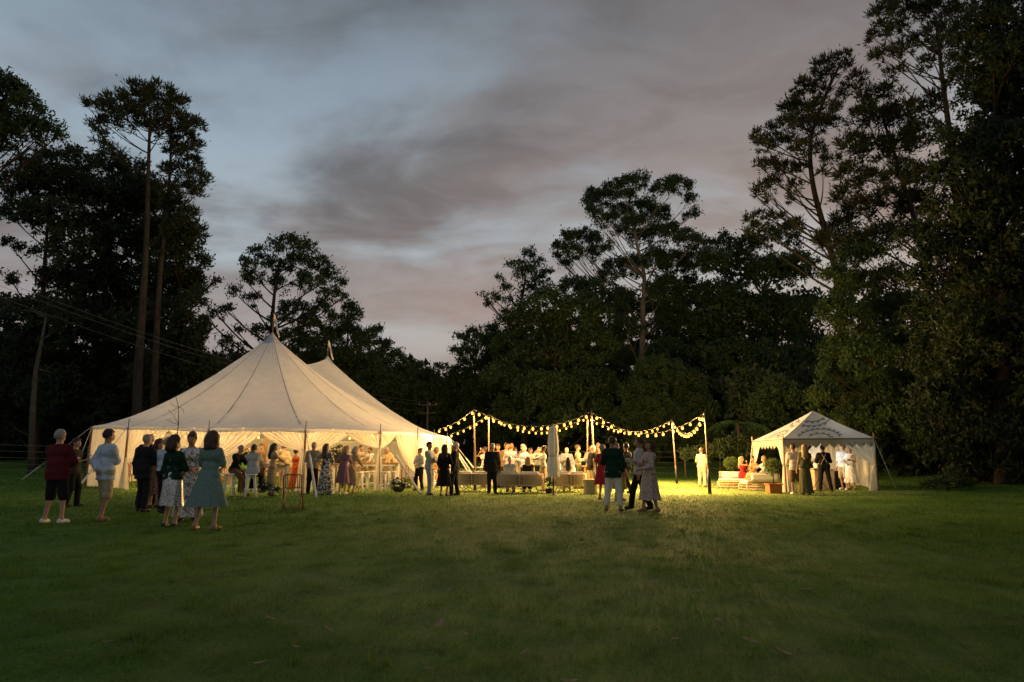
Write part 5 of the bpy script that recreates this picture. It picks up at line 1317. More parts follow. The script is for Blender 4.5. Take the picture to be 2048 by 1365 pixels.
    P('woman in red skirted dress hidden behind the dark green shirt', 1206, 21.6, 140, 1.66, 'f', 'tan', ('short', 'grey'), ('hold', 'down'), None, None, (RED(), .48, .10, .3), TAN_SHOE, vox=.023)
    P('man in dark green shirt and white trousers with back to camera', 1228, 16.9, 165, 1.76, 'm', 'tan', ('short', 'brown'), ('down', 'hold'), ('shirt', DGREEN(), .8, .78), ('trousers', WHITE_CLOTH(), .9), None, TAN_SHOE, feet=((-.16, .03), (.18, -.02)), vox=N)
    P('woman with fair hair in yellow dress half hidden behind the dark green shirt', 1238, 21.0, 20, 1.70, 'f', 'fair', ('long', 'blonde'), ('hold', 'down'), None, None, (cloth('mustard', (.42, .30, .06)), .35, .06, .3), TAN_SHOE)
    P('man in white shirt and dark waistcoat walking past on the lit grass', 1253, 24.6, 215, 1.76, 'm', 'tan', ('short', 'darkbrown'), ('hold', 'hold'), ('vest', NAVY(), 0, .92), ('trousers', BLACK()), None, BLK, feet=((-.10, -.30), (.10, .32, .05)), vox=.024)
    P('bearded man in white shirt and black trousers stepping left with a drink', 1281, 17.3, -95, 1.76, 'm', 'tan', ('short', 'brown'), ('hold', 'down'), ('shirt', W_SH(), 1, .84), ('trousers', BLACK()), None, BLK, feet=((-.10, -.22), (.12, .24)), vox=N, glass_in=(-1, 'wine glass held by the bearded man stepping left'))
    P('woman with long brown hair in spotted dress beside the bearded man', 1301, 16.5, -70, 1.66, 'f', 'tan', ('long', 'brown'), ('hold', 'front'), None, None, (LEOP(), .30, .04, .95), TAN_SHOE, feet=((-.12, -.12), (.12, .12)), vox=N)
    P('woman in patterned blouse and cream trousers alone by the rightmost pole', 1405, 31.0, 150, 1.70, 'f', 'fair', ('short', 'red'), ('down', 'hold'), ('blouse', LEAFP(), .5, .94), ('trousers', cloth('cream_trouser', (.55, .47, .35))), None, TAN_SHOE, vox=.024)
    # --- lounge and small tent
    P('woman in red dress seated at the lounge with arm raised to her face', 1487, 29.6, 60, 1.66, 'f', 'tan', ('long', 'blonde'), ('sip', 'lap'), None, None, (RED(), .3, .03, 0), TAN_SHOE, sit=.42, feet=((-.12, -.5), (.12, -.48)))
    P('dark haired woman in tan dress seated facing the red dress', 1509, 29.6, -60, 1.68, 'f', 'tan', ('bun', 'black'), ('lap', 'lap'), None, None, (ORANGE(), .4, .03, .4), TAN_SHOE, sit=.42, feet=((-.12, -.5), (.12, -.48)))
    P('fair guest in white leaning back behind the potted topiary ball', 1532, 29.0, -80, 1.70, 'f', 'fair', ('short', 'blonde'), ('reach', 'lap'), None, None, (W_SH(), .4, .03, .8), TAN_SHOE, sit=.42, feet=((-.12, -.5), (.12, -.48)))
    P('man in pale pink shirt and brown shorts at the small tent entrance', 1594, 24.6, 170, 1.74, 'm', 'tan', ('short', 'brown'), ('down', 'front'), ('shirt', PINK(), .5, .84), ('shorts', BROWN(), .5), None, WHITE_SHOE, vox=.024)
    P('blonde woman in dark olive jumpsuit beside the pink shirted man', 1613, 24.3, 165, 1.72, 'f', 'fair', ('long', 'blonde'), ('front', 'down'), ('blouse', OLIVE(), .1, .92), None, (OLIVE(), .06, .02, 0), BLK, vox=.024)
    P('man in white shirt standing beyond the booth in the small tent', 1641, 29.0, 0, 1.78, 'm', 'fair', ('short', 'brown'), ('hold', 'down'), ('shirt', W_SH(), .6, .88), ('trousers', BLACK()))
    b, _ = P('man in black with crossed white braces working at the booth', 1652, 26.6, 165, 1.74, 'm', 'tan', ('short', 'black'), ('hold', 'hold'), ('shirt', BLACK(), .6, .92), ('trousers', BLACK()), None, BLK, feet=((-.20, 0), (.20, .02)), vox=.024)
    br = MB()
    for s in (-1, 1): br.tube([(s * .10, .06, 1.46), (s * .05, .135, 1.36), (-s * .05, .137, 1.18), (-s * .12, .125, 1.02)], .010, 5)
    br.build('braces', W_SH(), b)
    P('man in white shirt and pale shorts posing in the small tent', 1690, 27.6, -60, 1.78, 'm', 'fair', ('short', 'brown'), ('down', 'hug'), ('shirt', W_SH(), .5, .84), ('shorts', BEIGE(), .5), None, WHITE_SHOE, vox=.024)
    P('woman in shiny silver patterned dress hugging the man in the small tent', 1705, 27.3, -50, 1.68, 'f', 'tan', ('bun', 'brown'), ('front', 'hold'), None, None, (SILVER(), .30, .08, .2), TAN_SHOE, vox=.024)
build_people()

# ------------------------------------------------------------------ furniture
def place(root, loc, rz, label=None):
    root.location = loc; root.rotation_euler = (0, 0, rz)
    if label: root['label'] = label
    return root
def make_stool():
    r = thing('bar_stool', (0, 0, 0), 0, 'stool', 'stool', 'white bentwood bar stools')
    m = WHITEPAINT()
    s = MB(); s.lathe([(0.001, .745), (.15, .745), (.185, .735), (.19, .715), (.17, .70), (.001, .70)], n=16); s.build('seat', m, r)
    for k in range(4):
        a = PI / 4 + k * PI / 2; c, d = math.cos(a), math.sin(a)
        l = MB(); l.tube([(c * .145, d * .145, .71), (c * .17, d * .17, .45), (c * .21, d * .21, .2), (c * .245, d * .245, 0)], [.026, .026, .027, .025], 7); l.build('leg', m, r)
    g = MB(); g.tube([(.195 * math.cos(2 * PI * k / 20), .195 * math.sin(2 * PI * k / 20), .26) for k in range(20)], .016, 6, closed=True); g.build('foot_ring', m, r)
    for k in range(4):
        a0 = PI / 4 + k * PI / 2; a1 = a0 + PI / 2
        p0 = Vector((math.cos(a0) * .165, math.sin(a0) * .165, .50)); p1 = Vector((math.cos(a1) * .165, math.sin(a1) * .165, .50))
        b = MB(); b.tube([p0.lerp(p1, t) * (1 + 0) + Vector((0, 0, .17 * math.sin(PI * t))) for t in [i / 10 for i in range(11)]], .013, 6); b.build('arch_brace', m, r)
    return r
def build_stools():
    p = make_stool(); first = True
    for px, y, rz, lab in ((457, 23.4, .2, 'white bar stool under the man in the black shirt'), (500, 22.6, .5, 'white bar stool under the man in the white shirt, nearest the camera'),
                           (716, 26.0, .1, 'empty white bar stool just right of the cream dress'), (728, 27.2, .6, 'empty white stool second in the row along the bar'), (742, 28.2, .3, 'empty white stool behind the curtain tail, third along the bar'),
                           (770, 26.4, .9, 'empty white bar stool right of the hanging curtain tail'), (783, 27.4, .2, 'empty white bar stool next to the flower bowl'), (872, 28.6, .4, 'white stool outside the marquee corner beyond the white shirted man'),
                           (640, 26.4, .7, 'white stool in the shade behind the print maxi dress'), (470, 25.6, .1, 'white stool on the far side of the man in black')):
        o = p if first else copy_tree(p); first = False
        place(o, on(px, y), rz, lab)
build_stools()
def table(name, label, a, b, h, w, top_m, leg_m, thick=.05, legs=4, cat='table', cloth_to=None):
    """a, b: ends of the table on the lawn"""
    a = Vector(a); b = Vector(b); c = (a + b) / 2; L = (b - a).length; rz = math.atan2(b.y - a.y, b.x - a.x)
    z = gz(c.x, c.y); r = thing(name, (c.x, c.y, z), rz, label, cat)
    nb = 4
    for k in range(nb):
        t = MB(); t.box((0, -w / 2 + w * (k + .5) / nb, h - thick / 2 + .002 * (k % 2)), (L, w / nb - .006, thick), bev=.006); t.build('plank', top_m, r)
    for sx in (-1, 1):
        for sy in (-1, 1):
            l = MB(); l.box((sx * (L / 2 - .12), sy * (w / 2 - .08), (h - thick) / 2), (.08, .08, h - thick - .004), bev=.008); l.build('leg', leg_m, r)
    f = MB(); f.box((0, 0, h - thick - .06), (L - .3, w - .22, .08)); f.build('apron', leg_m, r)
    return r
table('bar_table', 'long timber topped bar table inside the marquee, under the bar staff', on(700, 28.3), on(800, 28.9), 1.08, .6, TIMBER(), WHITEPAINT())
table('bar_table', 'white legged bar table where the stool sitters lean', on(485, 24.6), on(575, 25.2), 1.05, .6, TIMBER(), WHITEPAINT())
table('bar_table', 'white bar table behind the beige linen shirt', on(610, 26.2), on(676, 26.9), 1.05, .6, TIMBER(), WHITEPAINT())
table('dining_table', 'long dining table deep inside the marquee', (-13.5, 33, 0), (-7, 34.5, 0), .75, .9, TIMBER(), POLEWOOD())
table('drinks_table', 'small timber drinks table between cream shirt and black jacket', on(1164, 28.6), on(1182, 28.6), .95, .45, TIMBER(), CHAIRWOOD())
def make_chair():
    r = thing('cross_back_chair', (0, 0, 0), 0, 'chair', 'chair', 'timber cross back chairs in the marquee')
    m = CHAIRWOOD()
    s = MB(); s.box((0, 0, .45), (.42, .42, .03), bev=.01); s.build('seat', m, r)
    for sx in (-1, 1):
        l = MB(); l.tube([(sx * .18, -.18, .44), (sx * .20, -.20, 0)], .018, 6); l.build('leg', m, r)
        l = MB(); l.tube([(sx * .19, .19, .90), (sx * .19, .19, .45), (sx * .21, .24, 0)], .018, 6); l.build('leg', m, r)
    b = MB(); b.tube([(-.19, .19, .88), (-.1, .21, .93), (.1, .21, .93), (.19, .19, .88)], .02, 6); b.build('top_rail', m, r)
    for sx in (-1, 1):
        b = MB(); b.tube([(sx * .18, .19, .86), (0, .22, .68), (-sx * .18, .19, .50)], .011, 5); b.build('cross_slat', m, r)
    b = MB(); b.tube([(-.19, -.19, .2), (.19, -.19, .2)], .012, 5); b.tube([(-.2, .22, .2), (.2, .22, .2)], .012, 5); b.build('stretcher', m, r)
    return r
def build_chairs():
    p = make_chair(); first = True
    for px, y, rz, lab in ((258, 27.2, 2.6, 'timber cross back chair just inside the leftmost curtain tail'), (268, 28.6, 2.2, 'timber cross back chair deeper behind the leftmost curtain tail'), (436, 26.4, .4, 'timber cross back chair behind the teal dress'),
                           (446, 27.6, .9, 'second timber cross back chair behind the teal dress'), (812, 29.4, 1.8, 'timber cross back chair beside the sweeping corner curtain'), (822, 30.2, 1.4, 'timber cross back chair furthest right inside the marquee'), (312, 27.6, 3.0, 'timber cross back chair glimpsed between the suits')):
        o = p if first else copy_tree(p); first = False
        place(o, on(px, y), rz, lab)
build_chairs()
def build_folding_chair():
    c = on(584, 16.9); r = thing('folding_chair', c, R(188), 'brown timber folding chair standing alone on the lawn before the marquee', 'chair')
    m = CHAIRWOOD()
    for sx in (-1, 1):
        l = MB(); l.tube([(sx * .21, .16, .84), (sx * .215, .05, .46), (sx * .225, -.24, 0)], .020, 6); l.build('leg', m, r)
        l = MB(); l.tube([(sx * .195, -.17, .44), (sx * .20, .0, .28), (sx * .205, .27, 0)], .019, 6); l.build('leg', m, r)
    s = MB()
    for k in range(5):
        s = MB(); s.box((0, -.17 + k * .085, .452), (.385, .074, .018), bev=.005); s.build('seat_slat', m, r)
    t = MB(); t.tube([(-.21, .16, .84), (-.15, .175, .865), (.15, .175, .865), (.21, .16, .84)], .017, 6); t.build('top_rail', m, r)
    for k in range(7):
        b = MB(); x = -.165 + k * .055; b.tube([(x, .165, .85), (x, .085, .55)], .009, 5); b.build('back_slat', m, r)
    b = MB(); b.tube([(-.205, .088, .55), (.205, .088, .55)], .013, 6); b.build('back_rail', m, r)
    for y_, z_ in ((-.20, .06), (.25, .06)):
        b = MB(); b.tube([(-.215, y_, z_), (.215, y_, z_)], .011, 5); b.build('stretcher', m, r)
build_folding_chair()
def sofa(label, px, y, rz, L=1.6):
    r = thing('rattan_sofa', on(px, y), rz, label, 'sofa', 'rattan sofas with white cushions')
    m = RATTAN(); hx = L / 2
    # plan of the curved shell: a wide U, open to -Y
    def plan(t):
        a = PI * t; ex = .55
        c, s = math.cos(a), math.sin(a)
        return Vector((-hx * math.copysign(abs(c) ** ex, c), .36 * abs(s) ** .55 - .02, 0))
    n = 64
    w = MB()
    for k in range(n + 1):
        p = plan(k / n); f = 1 + .06
        w.tube([p + Vector((0, 0, .27)), Vector((p.x * 1.03, p.y * 1.12, .45)), Vector((p.x, p.y * 1.04, .67))], .014, 4, cap=False)
    for zz, g in ((.33, 1.01), (.40, 1.025), (.47, 1.03), (.54, 1.025), (.61, 1.012)):
        w.tube([Vector((plan(k / 40).x * g, plan(k / 40).y * g * 1.06, zz)) for k in range(41)], .008, 4)
    w.build('woven_back', m, r)
    sh = MB(); sh.grid([[Vector((plan(k / 40).x * g, plan(k / 40).y * g, z)) * 1 for k in range(41)] for z, g in ((.28, .97), (.45, 1.0), (.66, .975))]); sh.build('back_lining', mat('rattan_lining', (0.22, 0.16, 0.10), .8, .3, 60.0), r)
    for zz, nm in ((.67, 'top_rail'), (.275, 'base_rail')):
        t = MB(); t.tube([Vector((plan(k / 40).x, plan(k / 40).y, zz)) for k in range(41)], .026, 7); t.build(nm, m, r)
    b = MB(); b.box((0, -.03, .27), (L - .06, .66, .05), bev=.02); b.build('seat_base', m, r)
    for sx in (-1, 1):
        for sy, y2 in ((-.28, -.33), (.24, .30)):
            l = MB(); l.tube([(sx * (hx - .28), sy, .26), (sx * (hx - .16), y2, 0)], .017, 6); l.build('leg', m, r)
            l = MB(); l.tube([(sx * (hx - .30), sy, .25), (sx * (hx - .62), y2 * .9, 0.01)], .012, 5); l.build('brace', m, r)
    q = MB(); q.box((0, -.06, .36), (L - .16, .56, .13), bev=.05); q.build('seat_cushion', WHITE_CLOTH(), r)
    for sx in (-1, 1):
        q = MB(); q.box((sx * L * .22, .20, .60), (L * .42, .14, .33), rx=R(-12), bev=.06); q.build('back_cushion', WHITE_CLOTH(), r)
    return r
sofa('rattan sofa with white cushions in front of the white flower bed', 948, 26.6, R(168), 1.45)
sofa('middle rattan sofa carrying the white haired and blonde guests', 1039, 25.6, PI, 1.72)
sofa('rattan sofa behind the closed umbrella', 1138, 25.6, R(188), 1.25)
def drum():
    r = thing('drum_table', on(1181, 24.4), 0, 'woven cane drum table beside the dark green shirted man', 'side table')
    b = MB(); b.lathe([(.26, 0), (.265, .03), (.245, .12), (.24, .26), (.25, .4), (.265, .47), (.265, .5)], n=28, ripple=lambda a, t: .012 * math.sin(a * 28)); b.build('body', mat('drum_cane', (.34, .30, .15), .7, .3, 50.0, bump=.4), r)
    t = MB(); t.lathe([(.001, .525), (.27, .525), (.28, .515), (.28, .50), (.001, .498)], n=28); t.build('top', mat('drum_top', (.40, .33, .18), .6, .2), r)
drum()
def umbrella():
    c = on(1107, 23.9); r = thing('closed_umbrella', c, 0, 'closed white market umbrella on a dark pole in front of the sofas', 'umbrella')
    p = MB(); p.tube([(0, 0, -.02), (0, 0, 2.35)], .026, 8); p.build('pole', mat('umbrella_pole', (.05, .035, .022), .5), r)
    f = MB(); prof = [(.03, 2.36), (.10, 2.33), (.15, 2.26), (.16, 2.18), (.13, 2.12), (.155, 2.0), (.175, 1.8), (.185, 1.55), (.165, 1.40), (.140, 1.33), (.165, 1.25), (.20, 1.05), (.215, .85), (.19, .72), (.21, .62)]
    f.lathe(prof, n=48, ripple=lambda a, t: (.10 * math.sin(8 * a + 2 * t) + .05 * math.sin(3 * a + 1)) * min(1, t * 3) + (.10 * math.sin(5 * a) * max(0, t - .85) * 6)); f.build('canopy', mat('umbrella_cloth', (.66, .66, .64), .9, .06, 6.0, trans=.2), r)
    s = MB(); s.lathe([(.158, 1.35), (.162, 1.325), (.158, 1.30)], n=24); s.build('tie_strap', mat('strap_grey', (.4, .42, .40), .9), r)
    t = MB(); t.lathe([(.03, 2.35), (.035, 2.40), (.02, 2.44), (.002, 2.47)], n=8); t.build('finial', mat('umbrella_pole', (.05, .035, .022), .5), r)
    b = MB(); b.lathe([(.001, .06), (.05, .06), (.05, .03), (.22, .025), (.24, 0)], n=20); b.build('base', DARKMETAL(), r)
umbrella()
def topiary(label, px, y, r_=.36, pot=None, zc=.86):
    root = thing('topiary', on(px, y), 0, label, 'potted plant', 'clipped topiary balls in pots')
    potm = pot or mat('terracotta_weave', (.36, .13, .05), .75, .3, 30.0, bump=.5, bscale=60.0)
    b = MB(); b.box((0, 0, .15), (.44, .44, .30), bev=.015, taper=1.05); b.build('pot', potm, root)
    q = MB()
    for sx, sy, dx, dy in ((0, -.235, .52, .05), (0, .235, .52, .05), (-.235, 0, .05, .42), (.235, 0, .05, .42)): q.box((sx, sy, .32), (dx, dy, .045), bev=.008)
    q.build('pot_rim', potm, root)
    s = MB(); s.box((0, 0, .285), (.41, .41, .02)); s.build('soil', mat('soil', (.03, .02, .013), .95), root)
    t = MB(); t.tube([(0, 0, .28), (.01, 0, .5), (0, .01, zc)], [.02, .017, .015], 6); t.build('stem', BARK(), root)
    me = crown_mesh('foliage', [((0, 0, zc), r_ * .92)], 'leaf', int(px), leaf=.05, cover=3.2, clump=.06, core=False, droop=0)
    link('foliage', me, mat('leaf_box', (.11, .16, .04), .6, .3, 20.0, trans=.25), root)
    return root
topiary('large clipped ball topiary in a terracotta box before the small tent', 1548, 25.3, .37, None, .92)
topiary('clipped ball topiary behind the rattan daybed', 1465, 32.2, .37, None, 1.0)
def daybed(label, px, y, rz, L, W, backs):
    r = thing('rattan_daybed', on(px, y), rz, label, 'daybed', 'rattan lounge by the small tent')
    m = RATTAN()
    b = MB(); b.box((0, 0, .28), (L, W, .05), bev=.015); b.build('platform', m, r)
    for z in (.09, .19): 
        b = MB(); b.tube([(-L / 2, -W / 2, z), (L / 2, -W / 2, z), (L / 2, W / 2, z), (-L / 2, W / 2, z)], .018, 6, closed=True); b.build('rail', m, r)
    for sx in (-1, 1):
        for sy in (-1, 1):
            l = MB(); l.tube([(sx * L / 2, sy * W / 2, .28), (sx * L / 2, sy * W / 2, 0)], .024, 6); l.build('leg', m, r)
    q = MB(); q.box((0, 0, .355), (L - .06, W - .06, .10), bev=.04); q.build('cushion', WHITE_CLOTH(), r)
    for bx, by, bw, bd in backs:
        k = MB(); nn = int(max(bw, bd) / .045)
        for i in range(nn + 1):
            x = bx + (bw * (i / nn - .5) if bw > bd else 0); yy = by + (bd * (i / nn - .5) if bd >= bw else 0)
            k.tube([(x, yy, .30), (x, yy, .66)], .012, 4)
        k.build('slatted_back', m, r)
        k = MB(); e = Vector((bw / 2, 0, 0)) if bw > bd else Vector((0, bd / 2, 0)); c = Vector((bx, by, .67)); k.tube([c - e, c + e], .026, 6); k.build('top_rail', m, r)
        k = MB(); k.box((bx + (.10 if bd >= bw and bx < 0 else (-.10 if bd >= bw else 0)), by - (.10 if bw > bd else 0), .54), ((bw * .8, .14, .28) if bw > bd else (.14, bd * .8, .28)), bev=.05); k.build('back_cushion', WHITE_CLOTH(), r)
daybed('low rattan daybed with white cushions, left of the seated women', 1465, 29.6, R(-15), 1.15, .75, ((0, .36, 1.0, .05),))
daybed('rattan sofa seat behind the large topiary', 1520, 27.2, R(5), 1.35, .75, ((0, -.36, 1.3, .05),))
daybed('rattan bench where the women in red and tan sit', 1498, 29.7, R(0), 1.5, .6, ())
# ------------------------------------------------------------------ flowers
def flowers(name, label, px, y, lobes, nb, seed, br=.05, leaf=.10, pot=None):
    c = on(px, y); r = thing(name, c, 0, label, 'flowers')
    link('foliage', crown_mesh('foliage', lobes, 'leaf', seed, leaf=leaf, cover=2.0, clump=leaf * 1.3, core=False, droop=0), LEAFM['shrub'](), r)
    rnd = random.Random(seed); m = mat('white_petal', (.74, .72, .66), .8, .08, 40.0, trans=.25)
    for k in range(nb):
        cc, rr = rnd.choice(lobes); d = Vector((rnd.gauss(0, 1), rnd.gauss(-.5, 1), rnd.gauss(.5, .8))).normalized()
        b = MB(); q = Vector(cc) + d * rr * rnd.uniform(.85, 1.05); s = br * rnd.uniform(.7, 1.25)
        b.blob(q, (s, s, s * .8), 8, 5, k, .22); b.build('blossom', m, r)
    if pot:
        b = MB(); b.lathe([(.001, .0), (pot * .55, 0), (pot * .85, .06), (pot, .16), (pot * .98, .20), (pot * .9, .19), (.001, .15)], n=20); b.build('bowl', mat('dark_bowl', (.03, .028, .025), .6), r)
flowers('flower_bowl', 'bowl of white roses on the grass by the corner curtain', 797, 26.4, [((0, 0, .32), .22), ((.22, .02, .26), .17), ((-.20, .0, .30), .16), ((.38, .0, .18), .12)], 26, 51, .045, .09, .24)
flowers('flower_bed', 'white hydrangea mound right of the marquee guy lines', 932, 29.2, [((0, 0, .40), .35), ((.45, .05, .38), .30), ((-.4, .1, .35), .28)], 34, 52, .075, .12)
flowers('flower_bed', 'leafy white rose bush behind the first sofa', 958, 29.8, [((0, 0, .55), .32), ((.3, .1, .48), .26), ((-.28, .05, .40), .26)], 16, 53, .06, .12)
flowers('flower_spray', 'white flower arrangement on the ground by the sparkly dress', 531, 23.2, [((0, 0, .22), .22), ((.22, .02, .18), .17), ((-.18, 0, .30), .15)], 18, 54, .045, .09)
flowers('table_flowers', 'tall white flower arrangement on the bar behind the green shirt', 492, 25.6, [((0, 0, 1.35), .20), ((.12, .05, 1.5), .14), ((-.12, 0, 1.25), .14)], 20, 55, .04, .08)
flowers('table_flowers', 'white flower arrangement beside the dark suited man in the marquee', 667, 27.4, [((0, 0, 1.50), .18), ((.12, .05, 1.62), .13), ((-.12, 0, 1.40), .13)], 18, 56, .04, .08)
def small_pot():
    r = thing('potted_plant', on(1098, 25.0), 0, 'small dark potted plant on the grass by the umbrella pole', 'potted plant')
    b = MB(); b.lathe([(.001, 0), (.10, 0), (.14, .16), (.15, .18), (.13, .18), (.001, .15)], n=14); b.build('pot', mat('dark_bowl', (.03, .028, .025), .6), r)
    link('foliage', crown_mesh('foliage', [((0, 0, .42), .15), ((.05, 0, .3), .12)], 'leaf', 3, leaf=.09, cover=1.6, clump=.1, core=False), LEAFM['shrub'](), r)
    t = MB(); t.tube([(0, 0, .15), (0, 0, .4)], .012, 5); t.build('stem', BARK(), r)
small_pot()
def lantern():
    r = thing('lantern', on(997, 25.2), 0, 'small dark lantern on the grass beside the black suit', 'lantern')
    b = MB(); b.box((0, 0, .012), (.16, .16, .024)); b.build('base', DARKMETAL(), r)
    for sx in (-1, 1):
        for sy in (-1, 1): p = MB(); p.box((sx * .065, sy * .065, .11), (.014, .014, .18)); p.build('post', DARKMETAL(), r)
    t = MB(); t.lathe([(.11, .20), (.09, .22), (.03, .27), (.02, .30)], n=4); t.build('roof', DARKMETAL(), r)
lantern()
# ------------------------------------------------------------------ in the small tent: photo booth, lamp and case
def booth():
    c = Vector((12.45, 28.0, gz(12.45, 28.0)))
    r = thing('booth_cabinet', c, R(8), 'pale timber booth cabinet behind the woman in the olive jumpsuit', 'cabinet')
    m = mat('booth_ply', (.50, .38, .25), .6, .15, 4.0, stretch=(1, 6, 6))
    b = MB(); b.box((0, 0, .40), (.85, .45, .80), bev=.015); b.build('body', m, r)
    b = MB(); b.box((0, 0, .83), (.95, .55, .04), bev=.01); b.build('top', m, r)
    b = MB(); b.box((-.12, -.04, .97), (.30, .22, .22), bev=.02); b.build('printer', mat('printer_white', (.7, .7, .7), .5), r)
    b = MB(); b.box((.22, -.05, .94), (.24, .20, .16), bev=.02); b.build('camera_box', mat('black_plastic', (.015, .015, .015), .4), r)
    for z in (.2, .45): d = MB(); d.box((0, -.235, z), (.75, .02, .20), bev=.006); d.build('drawer', m, r)
    q = Vector((13.35, 28.5, gz(13.35, 28.5)))
    k = thing('equipment_case', q, R(6), 'black equipment case standing between booth and posing couple', 'case')
    b = MB(); b.box((0, 0, .36), (.52, .45, .72), bev=.03); b.build('body', mat('black_plastic', (.015, .015, .015), .4), k)
    b = MB(); b.tube([(-.1, -.23, .60), (-.1, -.27, .62), (.1, -.27, .62), (.1, -.23, .60)], .012, 5); b.build('handle', DARKMETAL(), k)
    for sx in (-1, 1): b = MB(); b.box((sx * .2, -.232, .5), (.06, .02, .08)); b.build('latch', DARKMETAL(), k)
    # soft box lamp lighting the couple
    s = Vector((12.15, 27.55, gz(12.15, 27.55)))
    L = thing('softbox_lamp', s, 0, 'white softbox photo lamp on a stand in the small tent', 'lamp')
    t = MB(); t.tube([(0, 0, .35), (0, 0, 1.3)], .016, 6); t.build('stand', DARKMETAL(), L)
    for a in range(3): l = MB(); l.tube([(0, 0, .45), (.35 * math.cos(a * 2.1), .35 * math.sin(a * 2.1), 0)], .012, 5); l.build('leg', DARKMETAL(), L)
    h = MB(); h.grid([[(-.22 + .0 * x, -.1, 1.5), (-.22, .1, 1.5)] for x in (0, 1)]) if False else None
    h = MB(); n_ = 4; ring = lambda x, hy, hz: [(x, -hy, 1.5 - hz), (x, hy, 1.5 - hz), (x, hy, 1.5 + hz), (x, -hy, 1.5 + hz)]
    vs = ring(-.30, .06, .06) + ring(.06, .32, .32); h.add(vs, [(3, 2, 1, 0), (0, 1, 5, 4), (1, 2, 6, 5), (2, 3, 7, 6), (3, 0, 4, 7)]); h.build('housing', mat('softbox_shell', (.62, .60, .55), .9, .05, trans=.25), L)
    f = MB(); f.add(ring(.055, .31, .31), [(0, 1, 2, 3)]); f.build('diffuser', emit('softbox_face', (1.0, .93, .82), 3.0), L)
    ld = bpy.data.lights.new('softbox_light', 'AREA'); ld.shape = 'SQUARE'; ld.size = .6; ld.energy = 11; ld.color = (1.0, .92, .80)
    lo = bpy.data.objects.new('softbox_light', ld); COL.objects.link(lo); lo.parent = L; lo.location = (.08, 0, 1.5); lo.rotation_euler = (0, R(-90), 0)
booth()
# ------------------------------------------------------------------ vintage car behind the umbrella
def car():
    c = on(1128, 40.0); r = thing('vintage_car', c, R(-8), 'pale blue rounded vintage car parked behind the closed umbrella', 'car')
    paint = mat('car_paint', (.36, .46, .56), .25, .03, 3.0, spec=.6); glass = mat('car_glass', (.04, .05, .06), .08, .0, spec=.8); chrome = mat('chrome', (.6, .6, .6), .15, .05, metal=1.0); rub = mat('tyre_rubber', (.015, .015, .015), .8)
    # sections along the length (front at -Y): y, half width, bottom, shoulder, roof
    S = [(-2.0, .35, .35, .55, .60), (-1.85, .62, .28, .66, .74), (-1.4, .72, .25, .78, .88), (-.85, .76, .25, .86, .95), (-.55, .76, .25, .88, 1.08), (-.15, .76, .25, .90, 1.42), (.35, .76, .25, .90, 1.50), (.9, .75, .25, .89, 1.36), (1.4, .70, .26, .82, 1.05), (1.8, .58, .30, .62, .78), (1.98, .35, .38, .52, .58)]
    b = MB(); rows = []
    for y_, w, zb, zs, zr in S:
        rows.append([Vector(p) for p in ((-w * .8, y_, zb), (-w, y_, zb + .08), (-w, y_, (zb + zs) / 2), (-w * .97, y_, zs), (-w * .80, y_, zs + (zr - zs) * .55), (-w * .55, y_, zs + (zr - zs) * .92), (0, y_, zr), (w * .55, y_, zs + (zr - zs) * .92), (w * .80, y_, zs + (zr - zs) * .55), (w * .97, y_, zs), (w, y_, (zb + zs) / 2), (w, y_, zb + .08), (w * .8, y_, zb))])
    b.grid(rows); b.build('body', paint, r)
    f = MB(); f.grid([[(-.50 + .25 * i, -.50 - .02 * math.sin(i * .8), .98) for i in range(5)], [(-.44 + .22 * i, -.20, 1.36) for i in range(5)]]); f.build('windscreen', glass, r)
    for sx in (-1, 1):
        q = MB(); q.add([(sx * .735, -.35, .93), (sx * .735, .30, .93), (sx * .62, .25, 1.30), (sx * .62, -.15, 1.26)], [(0, 1, 2, 3)]); q.build('side_window', glass, r)
        for y_ in (-1.25, 1.2):
            t = MB(); t.tube([(sx * .58, y_, .31), (sx * .76, y_, .31)], .31, 18); wo = t.build('wheel', rub, r)
            h = MB(); h.lathe([(.001, .03), (.12, .02), (.18, .0)], n=14); ho = h.build('hubcap', chrome, wo); ho.location = (sx * .77, y_, .31); ho.rotation_euler = (0, sx * PI / 2, 0)
            d = MB(); d.grid([[(sx * (.60 + .19 * k / 3), y_ + .44 * math.cos(a), .31 + .42 * math.sin(a)) for k in range(4)] for a in [PI * i / 12 for i in range(13)]]); d.build('fender', paint, r)
        l = MB(); l.blob((sx * .58, -1.72, .66), (.11, .08, .11), 10, 7); l.build('headlight', mat('lamp_glass', (.6, .6, .58), .1, spec=.8), r)
    bm = MB(); bm.tube([(-.72, -1.85, .42), (-.5, -2.06, .42), (.5, -2.06, .42), (.72, -1.85, .42)], .045, 8); bm.build('bumper', chrome, r)
car()
# ------------------------------------------------------------------ fence, power line, bare sapling, tree fern
def fence(label, pts, group='wire fence along the woodland'):
    o = Vector((*pts[0], gz(*pts[0]))); r = thing('wire_fence', o, 0, label, 'fence', group)
    post = mat('fence_timber', (.13, .10, .075), .9, .3, 8.0)
    tops = []
    for i in range(len(pts) - 1):
        a = Vector((*pts[i], 0)); b = Vector((*pts[i + 1], 0)); n = max(1, int((b - a).length / 4.2))
        for k in range(n + (1 if i == len(pts) - 2 else 0)):
            p = a.lerp(b, k / n); p.z = gz(p.x, p.y); q = p - o; tops.append(q)
            m = MB(); m.tube([q - Vector((0, 0, .1)), q + Vector((.02, 0, 1.75))], [.075, .065], 7); m.build('post', post, r)
    for h in (.25, .6, .95, 1.3, 1.65):
        w = MB(); w.tube([q + Vector((0, -.07, h)) for q in tops], .009, 4); w.build('wire', mat('fence_wire', (.26, .25, .23), .5, .2, metal=.4), r)
